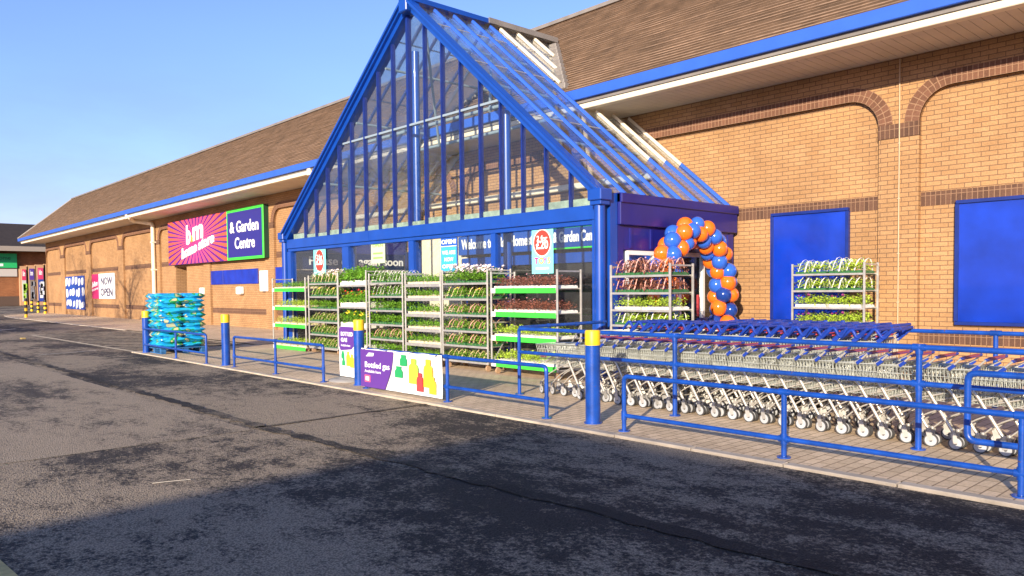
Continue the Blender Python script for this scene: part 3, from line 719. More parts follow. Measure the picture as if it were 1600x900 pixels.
# columns
def column(x, y, z1, r=.09, cap=True):
    m = MB(); m.tube([(x, y, 0), (x, y, z1)], r, 16)
    if cap: m.box(x-r*1.6, x+r*1.6, y-r*1.6, y+r*1.6, z1-.02, z1+.17, .015); m.box(x-r*1.3, x+r*1.3, y-r*1.3, y+r*1.3, z1-.09, z1-.02, .01)
    return m.build('corner_column', BLUE, ent)
column(XRt-.02, FY-.14, ZC-.13); column(XLf-.15, FY-.05, ZC-.16)
m = MB(); m.box(XRt-.26, XRt-.13, FY-.06, FY+.1, 0, ZB1); m.box(XRt-.06, XRt+.06, FY+.02, FY+.2, 0, ZC-.02); m.build('post', BLUE, ent)
m = MB(); m.box(XLf-.02, XLf+.18, FY-.06, FY+.1, 0, ZB0); m.build('post', BLUE, ent)
for pa, pb in ((537, 547), (641, 649), (770, 777)):
    a, b = atY(FY, pa, 380)[0], atY(FY, pb, 380)[0]; m = MB(); m.box(a, b, FY-.05, FY+.09, 0, ZB0); m.build('post', BLUE, ent)
for pa, yy, z1 in ((653, FY+.45, 6.7), (793, FY+.45, 4.9), (551, FY+.45, 4.7)):
    x = atY(yy, pa, 380)[0]; m = MB(); m.tube([(x, yy, 0), (x, yy, z1)], .085, 12); m.build('inner_column', BLUE, ent)
for p_, q_ in (((AX+.3, FY+.6, AZ-.5), (AX+1.6, FY+1.9, 5.0)), ((AX-.3, FY+.6, AZ-.5), (AX-1.6, FY+1.9, 5.0)), ((AX+1.9, FY+.5, 5.0), (AX+.2, EY-.3, 6.9))):
    m = MB(); m.tube([p_, q_], .03, 8); m.build('brace', SLV, ent)
m = MB(); m.tube([(AX-2.6, EY-.25, 5.05), (AX+2.6, EY-.25, 5.05)], .04, 8); m.tube([(AX-2.6, FY+.5, 5.05), (AX+2.6, FY+.5, 5.05)], .04, 8); m.build('tie_bar', SLV, ent)
m = MB()
fx = [XLf+.2, atY(FY, 541, 380)[0], atY(FY, 645, 380)[0], atY(FY, 774, 380)[0], XRt-.2]
for a, b in zip(fx[:-1], fx[1:]): m.box(a+.04, b-.04, FY+.01, FY+.022, .08, ZB0-.01)
m.build('front_glazing', GLASS, ent)
# right-hand side: fascia, lintel, doors
m = MB(); m.box(XRt-.1, XRt+.12, FY+.21, WY-.08, 2.52, ZC, .012); m.box(XRt-.1, XRt+.15, FY+.21, WY-.08, ZC-.16, ZC-.005, .01); m.build('side_fascia', NAVY, ent)
m = MB(); m.box(XRt-.08, XRt+.05, FY+.3, WY-.15, 2.12, 2.515)
for y in (FY+.55, FY+1.1, FY+1.7, FY+2.3, FY+2.9, FY+3.5): m.box(XRt-.08, XRt+.07, y-.03, y+.03, 2.15, 2.48)
for y in (FY+.28, WY-.2): m.box(XRt-.08, XRt+.06, y-.07, y+.07, 0, 2.515)
m.build('side_lintel', NAVY, ent)
m = MB()
dy0, dy1 = FY+.5, WY-.35; n_ = 4
for k in range(n_+1):
    y = dy0+(dy1-dy0)*k/n_; m.box(XRt-.04, XRt+.03, y-.035, y+.035, 0, 2.11)
m.box(XRt-.045, XRt+.035, dy0, dy1, 2.04, 2.115); m.box(XRt-.045, XRt+.035, dy0, dy1, 0, .12); m.build('door_frame', WHITE, ent)
m = MB(); m.box(XRt-.012, XRt, dy0, dy1, .12, 2.04); m.build('door_glazing', GLASS, ent)
m = MB(); m.box(XRt-.02, XRt+.045, dy1-.9, dy1-.05, .75, .92); m.build('push_plate', BLUE, ent)
m = MB(); m.box(XRt+.032, XRt+.05, dy1-.98, dy1-.9, .95, 1.35, .01); m.build('door_pull', RED_PLASTIC, ent)
# what stands behind the glass: shopfront on the store wall
m = MB(); bx0, bx1 = atY(WY-.1, 660, 400)[0], atY(WY-.1, 720, 400)[0]
m.box(bx0, bx1+.3, WY-.14, WY-.09, 0, 3.05); m.build('pale_render', PALEWALL, ent)
m = MB(); m.box(XLf+.1, bx0, WY-.16, WY-.10, 0, 2.6); m.build('shopfront_glazing', GLASS_NAVY, ent)
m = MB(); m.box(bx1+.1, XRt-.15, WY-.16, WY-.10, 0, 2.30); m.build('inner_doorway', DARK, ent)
m = MB(); m.box(bx1+.2, XRt-.2, WY-.22, WY-.12, 2.08, 2.32); m.box(bx1+.2, bx1+.35, WY-.22, WY-.12, 0, 2.08); m.build('inner_door_frame', BLUE, ent)
m = MB(); m.box(bx0-3.6, AX+3.4, WY-.17, WY-.02, 3.78, 3.92, .02); m.build('cable_trunking', CREAM, ent)
lxx = XLf
m = MB(); m.box(lxx-.1, lxx+.06, FY+.21, WY-.08, 2.52, ZC, .012); m.build('side_fascia', NAVY, ent)
m = MB(); m.box(lxx-.05, lxx+.05, FY+.15, WY-.15, 2.06, 2.515); m.build('side_lintel', GLASS_NAVY, ent)
m = MB(); m.box(lxx-.03, lxx+.03, FY+.15, WY-.15, .0, 2.05); m.build('side_glazing', GLASS_DARK, ent)
m = MB(); m.box(lxx-.03, lxx+.056, FY+.3, WY-.3, 2.055, 2.075); m.build('side_transom', GALV, ent)
a = atX(lxx+.06, 482, 395); b = atX(lxx+.06, 629, 400)
m = MB(); m.text('Please call again soon', .33, a[1], 2.20, lxx+.056, ax='y', bold=.02, width=b[1]-a[1]); m.build('lettering', LETTER, ent)
yy = WY-.30
a, b = atY(yy, 716, 380), atY(yy, 860, 360); c_ = XRt-.1
ws = thing('welcome_sign', 'long blue welcome sign on the wall inside the glass porch', 'sign', (a[0], yy, 0))
m = MB(); m.box(a[0], b[0], yy, yy+.12, 2.40, 2.94, .01); m.build('welcome_panel', mat('welcome_blue', (.012, .07, .36), .4), ws)
m = MB(); m.box(b[0]+.01, c_, yy-.005, yy+.12, 2.40, 2.94, .01); m.build('garden_panel', GREEN_STRIP, ws)
m = MB(); m.box(b[0]+.02, c_-.02, yy-.012, yy-.003, 2.44, 2.89); m.build('navy_panel', mat('welcome_navy', (.01, .05, .27), .4), ws)
t0 = atY(yy, 722, 386)[0]; t1 = atY(yy, 834, 374)[0]
m = MB(); m.text('Welcome to b&m Homestore', .36, t0, 2.56, yy-.012, bold=.03, width=t1-t0+.35); t2 = atY(yy, 865, 370)[0]; m.text('& Garden Centre', .34, t2, 2.57, yy-.018, bold=.03, width=(atY(yy, 923, 370)[0]-t2)*1.28); m.build('lettering', LETTER, ws)

# posters hung inside the front glass
def poster(px0, px1, py0, py1, base, label, decor):
    y = FY-.012; a = atY(y, px0, py0); b = atY(y, px1, py1)
    x0, x1 = a[0], b[0]; z1 = a[2]; z0 = atY(y, px0, py1)[2]
    t = thing('poster', label, 'poster', ((x0+x1)/2, y, z0)); m = MB(); m.box(x0, x1, y-.006, y, z0, z1); m.build('sheet', base, t)
    decor(t, x0, x1, y-.008, z0, z1)
CY_ = mat('poster_cyan', (.22, .70, .70), .5); RED = mat('poster_red', (.72, .05, .03), .5)
def d_toys(t, x0, x1, y, z0, z1):
    w_ = x1-x0; h_ = z1-z0; cx_ = (x0+x1)/2
    m = MB(); m.prism([(cx_+w_*.42*math.cos(k*.2618), z0+h_*.64+w_*.46*math.sin(k*.2618)) for k in range(24)], y-.003, y); m.build('ring', LETTER, t)
    m = MB(); m.prism([(cx_+w_*.38*math.cos(k*.2618), z0+h_*.64+w_*.42*math.sin(k*.2618)) for k in range(24)], y-.006, y-.003); m.build('roundel', RED, t)
    m = MB(); m.text('2 for', w_*.25, cx_, z0+h_*.68, y-.008, align='CENTER', bold=.03, ext=.001); m.build('price', LETTER, t); m = MB(); m.text('£20', w_*.38, cx_, z0+h_*.52, y-.008, align='CENTER', bold=.03, ext=.001); m.build('price', LETTER, t)
    m = MB(); m.box(cx_-w_*.3, cx_+w_*.3, y-.003, y, z0+h_*.09, z0+h_*.13); m.build('small_print', LETTER, t)
    for k, (ch, c) in enumerate(zip('TOYS', ((.7, .03, .25), (.8, .6, .05), (.45, .08, .5), (.85, .55, .1)))):
        m = MB(); m.text(ch, w_*.28, x0+w_*(.14+.2*k), z0+h_*.21, y-.003, bold=.03, ext=.001); m.build('letter', mat('toy_ink_%d' % k, c, .5), t)
poster(831, 865, 354, 428, CY_, 'pale cyan toys poster with a red 2 for £20 roundel', d_toys)
def d_open(t, x0, x1, y, z0, z1):
    w_ = x1-x0; h_ = z1-z0; cx_ = (x0+x1)/2
    m = MB(); m.box(x0+.015, x1-.015, y-.003, y, z0+.02, z0+h_*.70); m.build('pale_field', mat('poster_sky', (.05, .38, .75), .5), t)
    m = MB(); m.text('OPEN!', h_*.16, cx_, z0+h_*.79, y-.002, align='CENTER', bold=.035, ext=.001, width=w_*.9)
    m.box(x0+.015, x1-.015, y-.004, y, z0+h_*.71, z0+h_*.73)
    for k, s_ in enumerate(('WE ARE', 'NOW', 'OPEN')): m.text(s_, h_*.14, cx_, z0+h_*(.50-.19*k), y-.005, align='CENTER', bold=.035, ext=.001, width=w_*(.82 if k != 1 else .55))
    m.build('lettering', LETTER, t)
poster(689, 715, 370, 426, mat('poster_blue', (.02, .10, .50), .5), 'blue poster reading OPEN! WE ARE NOW OPEN', d_open)
def d_badge(t, x0, x1, y, z0, z1):
    w_ = x1-x0; h_ = z1-z0; cx_ = (x0+x1)/2; cz = z0+h_*.52
    m = MB(); m.prism([(cx_+w_*.34*math.cos(k*.2618), cz+h_*.40*math.sin(k*.2618)) for k in range(24)], y-.003, y); m.build('badge', RED, t)
    m = MB(); m.text('2 for', w_*.24, cx_, cz+h_*.08, y-.004, align='CENTER', bold=.03, ext=.001); m.text('£20', w_*.34, cx_, cz-h_*.14, y-.004, align='CENTER', bold=.03, ext=.001); m.build('price', LETTER, t)
poster(490, 509.5, 388, 430, CY_, 'small cyan poster with a tall red oval badge over the plants', d_badge)
def d_green(t, x0, x1, y, z0, z1):
    m = MB(); w_ = x1-x0; h_ = z1-z0
    for k in range(3): m.text(('OPEN', 'NOW', 'SALE')[k], h_*.2, (x0+x1)/2, z0+h_*(.72-.24*k), y-.003, align='CENTER', bold=.02, ext=.001, width=w_*.75) if k < 1 else m.box(x0+w_*.15, x1-w_*.15, y-.003, y, z0+h_*(.6-.2*k), z0+h_*(.68-.2*k))
    m.build('print', mat('poster_leaf', (.25, .50, .12), .6), t)
poster(580, 602, 377, 412, mat('poster_lime', (.60, .74, .40), .6), 'pale lime green poster on the glass above the tall plants', d_green)

# ------------------------------------------------------------------ bollards and barriers
def bollard(x, y, label):
    t = thing('bollard', label, 'bollard', (x, y, 0), group='blue bollards along the kerb')
    m = MB(); m.tube([(x, y, 0), (x, y, .865)], .083, 24); m.tube([(x, y, 0), (x, y, .012)], .10, 24)
    m.build('post', BLUE_RAIL, t)
    m = MB(); m.tube([(x, y, .866), (x, y, 1.015), (x, y, 1.03)], [.0855, .0855, .078], 24); m.build('yellow_cap', YELLOW, t)
for (px, py), l in zip([(921, 662), (557, 602), (349, 571), (225, 551)], ['blue bollard with yellow top in front of the shopping trolleys', 'blue bollard with yellow top between the gas banner and the small gas sign', 'blue bollard with yellow top standing clear of the rails, right of the bag pallet', 'blue bollard with yellow top at the left edge of the bag pallet']):
    a = atG(px, py); bollard(a[0], a[1]+.06, l)
RR = .024
def barrier(label, xs, y, ztop, zlow, elbow=True, group='low blue kerb rails', ends=(True, True), r=RR):
    t = thing('barrier_rail', label, 'barrier', ((xs[0]+xs[-1])/2, y, 0), group=group)
    L, R_ = xs[0], xs[-1]
    m = MB(); path = []
    path += [(L, y, .0)] if ends[0] else []
    path += [(L, y, ztop), (R_, y, ztop)]
    path += [(R_, y, .0)] if ends[1] else []
    m.tube(fillet(path, .06), r, 12)
    for x in (([L] if ends[0] else [])+([R_] if ends[1] else [])):
        m.tube([(x, y, .0), (x, y, .012)], .06, 16)
        for zz in (zlow,): m.tube([(x, y, zz-.045), (x, y, zz+.045)], r*1.28, 12)
    m.build('hoop', BLUE_RAIL, t)
    for zl_ in (zlow if isinstance(zlow, (list, tuple)) else (zlow,)):
        m = MB(); m.tube([(L, y, zl_), (R_, y, zl_)], r*.95, 12); m.build('lower_rail', BLUE_RAIL, t)
    for x in xs[1:-1]:
        m = MB(); m.tube([(x, y, 0), (x, y, ztop)], r, 12); m.tube([(x, y, 0), (x, y, .012)], .06, 16)
        for zz in (ztop, zlow): m.tube([(x-.045, y, zz), (x+.045, y, zz)], r*1.28, 12)
        m.tube([(x, y, zlow-.045), (x, y, zlow+.045)], r*1.28, 12); m.build('post', BLUE_RAIL, t)
    return t
barrier('low blue rail in front of the shopping trolleys, nearest the camera', [-5.12, -3.34, -1.56, .3], 6.26, .575, .165)
barrier('low blue rail carrying the bottled gas banner', [-10.13, -8.12, -6.26], 6.26, .60, .20)
barrier('low blue rail between the bollard beside the pallet and the small gas sign', [-14.9, -13.08, -11.34], 6.2, .60, .21)
barrier('low blue rail across the front of the bag pallet', [-20.1, -17.86, -16.07], 6.1, .60, .21, ends=(False, True))
# trolley pen
YT_ = 7.43
t = thing('trolley_pen', 'tall blue two-rail pen round the nested shopping trolleys', 'barrier', (-4, 8.9, 0))
m = MB(); m.tube(fillet([(-7.97, YT_, 0), (-7.97, YT_, .93), (1.5, YT_, .93)], .05), .026, 12); m.tube([(-7.97, YT_, 0), (-7.97, YT_, .012)], .065, 16); m.build('front_hoop', BLUE_RAIL, t)
m = MB(); m.tube([(-7.97, YT_, .60), (1.5, YT_, .60)], .025, 12); m.build('middle_rail', BLUE_RAIL, t)
for x in (-5.32, -2.66, 0.0):
    m = MB(); m.tube([(x, YT_, 0), (x, YT_, .93)], .028, 12); m.tube([(x, YT_, 0), (x, YT_, .012)], .065, 16)
    for zz in (.93, .60): m.tube([(x-.055, YT_, zz), (x+.055, YT_, zz)], .034, 12); m.tube([(x, YT_, zz-.06), (x, YT_, zz+.03)], .034, 12)
    m.build('post', BLUE_RAIL, t)
m = MB(); m.tube([(-7.97, YT_+.02, .945), (-7.97, 9.3, .96)], .025, 12)
for y in (8.0, 8.6): m.tube([(-7.97, y, .95), (-7.97, y+.05, .95)], .032, 12)
m.build('return_rail', BLUE_RAIL, t)
m = MB(); m.tube([(-6.2, 10.6, .90), (1.5, 10.6, .90)], .027, 12); m.build('rear_rail', BLUE_RAIL, t)
for x in (-5.6, -2.93, -.2):
    m = MB(); m.tube([(x, 10.6, 0), (x, 10.6, .9)], .028, 12); m.tube([(x-.06, 10.6, .9), (x+.06, 10.6, .9)], .036, 12); m.build('post', BLUE_RAIL, t)
t = thing('barrier_rail', 'blue hairpin rail end at the right edge, between the low rail and the pen', 'barrier', (-.5, 6.9, 0), group='low blue kerb rails')
m = MB(); m.tube(fillet([(1.2, 6.9, .785), (-2.1, 6.9, .785), (-2.1, 6.9, .235), (1.2, 6.9, .235)], .07), .027, 12); m.build('hairpin', BLUE_RAIL, t)
m = MB(); m.tube([(.9, 6.9, 0), (.9, 6.9, .785)], .028, 12); m.build('post', BLUE_RAIL, t)

# banner for bottled gas on the low rail
def gas_bottle(mb, cx, cz, w_, h_, y0, y1, tall):
    p = []
    prof = [(.5, 0), (.5, .62), (.42, .74), (.24, .80), (.26, .84), (.26, 1.0)] if tall else [(.46, 0), (.5, .06), (.5, .55), (.36, .72), (.30, .76), (.34, 1.0)]
    p = [(cx+a*w_, cz+b*h_) for a, b in prof]+[(cx-a*w_, cz+b*h_) for a, b in prof[::-1]]
    mb.prism(p, y0, y1)
G_GREEN = mat('print_green', (.02, .32, .10), .5); G_LIME = mat('print_lime', (.38, .66, .05), .5); G_RED = mat('print_red', (.70, .05, .05), .5); G_YEL = mat('print_yellow', (.85, .55, .03), .5); PURPLE = mat('banner_purple', (.11, .035, .26), .5); PINK = mat('print_pink', (.75, .12, .2), .5)
bx0, bx1, bz0, bz1, by = -10.16, -8.16, .04, .62, 6.26-.05
ban = thing('gas_banner', 'purple and white bottled gas banner tied to the low rail', 'banner', ((bx0+bx1)/2, by, bz0))
NX, NZ = 40, 10
def bwave(u, v): return by-.008+.010*math.sin(u*9)*(.3+v*(1-v)*2)+.004*math.sin(u*31+v*5)
m = MB()
vs = []; fs = []
for s_ in (0, 1):
    for j in range(NZ+1):
        for i in range(NX+1):
            u, v = i/NX, j/NZ; sag = .012*math.sin(u*math.pi*5)**2*(1 if j == NZ else 0); vs.append((bx0+(bx1-bx0)*u, bwave(u, v)+.004*s_, bz0+(bz1-bz0)*v-sag))
o_ = (NX+1)*(NZ+1)
for j in range(NZ):
    for i in range(NX):
        a = j*(NX+1)+i; fs.append((a, a+1, a+NX+2, a+NX+1)); fs.append((o_+a+NX+1, o_+a+NX+2, o_+a+1, o_+a))
m.raw(vs, fs, True); m.build('sheet', WHITE, ban)
bd = lambda u: bx0+(bx1-bx0)*u
bf = by-.032
m = MB(); pts = [(bd(0)+.002, bz0+.004), (bd(.33), bz0+.004)]
for k in range(1, 9): t_ = k/8; pts.append((bd(.33+.11*math.sin(t_*math.pi*.5)+ .0*t_), bz0+.004+(bz1-bz0-.02)*t_))
pts += [(bd(0)+.002, bz1-.014)]; m.prism(pts, bf, bf+.004); m.build('purple_field', PURPLE, ban)
m = MB(); h_ = bz1-bz0; m.text('Bottled gas', h_*.21, bd(.06), bz0+h_*.52, bf-.002, bold=.012, ext=.001, width=(bx1-bx0)*.33); m.text('Available here', h_*.10, bd(.06), bz0+h_*.39, bf-.002, bold=.01, ext=.001, width=(bx1-bx0)*.22)
m.prism([(bd(.08), bz0+h_*.80), (bd(.18), bz0+h_*.82), (bd(.19), bz0+h_*.90), (bd(.12), bz0+h_*.90)], bf-.003, bf); m.build('lettering', LETTER, ban)
m = MB(); m.box(bd(.06), bd(.135), bf-.003, bf, bz0+h_*.14, bz0+h_*.32); m.build('pink_square', PINK, ban)
m = MB(); m.box(bd(.075), bd(.12), bf-.006, bf-.003, bz0+h_*.18, bz0+h_*.28); m.build('square_mark', LETTER, ban)
for cx_, cz, w_, hh, mt_, tl in ((.57, .66, .17, .27, G_GREEN, 0), (.51, .36, .19, .28, G_GREEN, 0), (.69, .26, .22, .60, G_LIME, 1), (.765, .10, .14, .44, G_RED, 1), (.86, .22, .20, .66, G_YEL, 1), (.91, .08, .14, .40, G_YEL, 1)):
    m = MB(); gas_bottle(m, bd(cx_), bz0+h_*cz, w_, hh*h_, bf-.004-(.004 if cx_ in (.765, .91) else 0), bf, tl); m.build('bottle_print', mt_, ban)
for k in range(4): m = MB(); m.tube([(bd(.04+.3*k), by-.03, bz1-.02), (bd(.04+.3*k)+.02, by+.06, bz1+.01)], .006, 6); m.build('cable_tie', BLACK, ban)
# small pavement sign for bottled gas
sx, sy = -11.25, 6.62; st = thing('pavement_sign', 'narrow purple and white bottled gas board on a grey disc base', 'sign', (sx, sy, 0))
m = MB(); m.tube([(sx, sy, 0), (sx, sy, .02), (sx, sy, .045)], [.34, .34, .26], 28); m.build('base', mat('grey_plastic', (.24, .23, .22), .6), st)
w_ = .27; z0_, z1_ = .06, .90
m = MB(); m.prism([(sx-w_, z0_), (sx+w_, z0_), (sx+w_, z1_-.06), (sx+w_-.06, z1_), (sx-w_+.06, z1_), (sx-w_, z1_-.06)], sy-.02, sy+.02); m.build('board', WHITE, st)
m = MB(); m.prism([(sx-w_+.01, .56), (sx-w_+.05, .49), (sx+w_-.14, .52), (sx+w_-.01, .62), (sx+w_-.01, z1_-.06), (sx+w_-.06, z1_-.01), (sx-w_+.06, z1_-.01), (sx-w_+.01, z1_-.06)], sy-.026, sy-.02); m.build('purple_field', PURPLE, st)
m = MB(); m.text('BOTTLED', .09, sx-.2, .74, sy-.028, bold=.03, ext=.001, width=.38); m.text('GAS', .09, sx-.2, .64, sy-.028, bold=.03, ext=.001, width=.2); m.text('Available here', .045, sx-.2, .565, sy-.028, bold=.02, ext=.001, width=.3); m.build('lettering', LETTER, st)
for cx_, cz, ww, hh, mt_, tl in ((-.15, .36, .1, .12, G_GREEN, 0), (-.13, .24, .1, .12, G_GREEN, 0), (.02, .24, .12, .24, G_YEL, 1), (.14, .22, .12, .22, G_YEL, 1)):
    m = MB(); gas_bottle(m, sx+cx_, cz, ww, hh, sy-.026, sy-.02, tl); m.build('bottle_print', mt_, st)

# ------------------------------------------------------------------ pallet of compost bags
px_, py_ = -19.85, 6.78
pl = thing('pallet', 'blue pallet under the stack of compost bags', 'pallet', (px_, py_, 0))
PB = mat('pallet_blue', (.02, .12, .30), .7, var=.25, vscale=8)
m = MB()
for k in range(6): m.box(px_-.6+k*.205, px_-.6+k*.205+.15, py_-.55, py_+.55, .115, .14, .004)
m.build('deck', PB, pl)
for dx in (-.54, 0, .46):
    for dy in (-.54, 0, .42): m = MB(); m.box(px_+dx, px_+dx+.1, py_+dy, py_+dy+.12, .025, .112, .004); m.build('block', PB, pl)
for dy in (-.54, 0, .42): m = MB(); m.box(px_-.6, px_+.6, py_+dy, py_+dy+.1, 0, .024, .003); m.build('skid', PB, pl)
def bag_mesh(lx_, ly_, h_, seed):
    rnd = random.Random(seed); m = MB(); nx, ny = 12, 8; vs = []; fs = []
    for s_ in (0, 1):
        for j in range(ny+1):
            for i in range(nx+1):
                u, v = 2*i/nx-1, 2*j/ny-1
                e = max(0, (1-abs(u)**11)*(1-abs(v)**9))**.30
                zz = h_/2+(1 if s_ else -1)*h_/2*e + (rnd.uniform(-.004, .004) if e > .1 else 0)
                pin = 1-.05*abs(u)**6
                vs.append((u*lx_/2*(1+rnd.uniform(-.008, .008)), v*ly_/2*pin, zz))
    o_ = (nx+1)*(ny+1)
    for j in range(ny):
        for i in range(nx):
            a = j*(nx+1)+i; fs.append((a, a+nx+1, a+nx+2, a+1)); fs.append((o_+a, o_+a+1, o_+a+nx+2, o_+a+nx+1))
    for i in range(nx):
        fs.append((i, i+1, o_+i+1, o_+i)); a = ny*(nx+1)+i; fs.append((a+1, a, o_+a, o_+a+1))
    for j in range(ny):
        a = j*(nx+1); fs.append((a+nx+1, a, o_+a, o_+a+nx+1)); a += nx; fs.append((a, a+nx+1, o_+a+nx+1, o_+a))
    m.raw(vs, fs, True); return m
def bag_mat():
    mt = bpy.data.materials.new('compost_bag_film'); mt.use_nodes = True; n = mt.node_tree; b = n.nodes['Principled BSDF']; b.inputs['Roughness'].default_value = .28
    tc = n.nodes.new('ShaderNodeTexCoord'); oi = n.nodes.new('ShaderNodeObjectInfo')
    nz = n.nodes.new('ShaderNodeTexNoise'); nz.noise_dimensions = '4D'; nz.inputs['Scale'].default_value = 5; nz.inputs['Detail'].default_value = 1.5
    n.links.new(tc.outputs['Object'], nz.inputs['Vector']); ml = n.nodes.new('ShaderNodeMath'); ml.operation = 'MULTIPLY'; ml.inputs[1].default_value = .5
    n.links.new(oi.outputs['Random'], ml.inputs[0]); n.links.new(ml.outputs[0], nz.inputs['W'])
    r = n.nodes.new('ShaderNodeValToRGB'); r.color_ramp.interpolation = 'CONSTANT'
    e = r.color_ramp.elements; e[0].position = 0; e[0].color = (.62, .60, .35, 1); e[1].position = .36; e[1].color = (.012, .30, .66, 1)
    for p_, c_ in ((.47, (.02, .45, .72, 1)), (.585, (.02, .38, .10, 1)), (.64, (.66, .58, .30, 1)), (.70, (.08, .55, .75, 1))):
        q = e.new(p_); q.color = c_
    n.links.new(nz.outputs['Fac'], r.inputs['Fac']); n.links.new(r.outputs['Color'], b.inputs['Base Color'])
    return mt
BAG = bag_mat(); NL = 11; LH = 1.30/NL
protos = [bag_mesh(.57, 1.12, LH*1.14, 1), bag_mesh(.57, 1.12, LH*1.14, 2)]
pr = [p.build('compost_bag', BAG) for p in protos]
protoB = [bag_mesh(1.12, .57, LH*1.14, 3).build('compost_bag', BAG), bag_mesh(1.12, .57, LH*1.14, 4).build('compost_bag', BAG)]
used_b = set()
for L_ in range(NL):
    zz = .14+L_*LH
    nm = 'top' if L_ == NL-1 else 'bottom' if L_ == 0 else ordinal(NL-L_)
    lay = '%s layer' % nm if nm in ('top', 'bottom') else '%s layer from the top' % nm
    src = pr if L_ % 2 else protoB
    for k in range(2):
        if L_ % 2: x, y, wh = px_+(-.28 if k == 0 else .28), py_, ('back' if k == 0 else 'front')
        else: x, y, wh = px_, py_+(-.28 if k == 0 else .28), ('left' if k == 0 else 'right')
        s_ = src[k]
        if s_ in used_b: o = s_.copy(); COL.objects.link(o)
        else: o = s_; used_b.add(s_)
        o.location = (x+random.uniform(-.015, .015), y+random.uniform(-.015, .015), zz); o.rotation_euler = (0, 0, random.uniform(-.03, .03))
        tag(o, 'blue compost bag, %s one in the %s of the pallet stack' % (wh, lay), 'compost bag', 'compost bags stacked on the pallet')

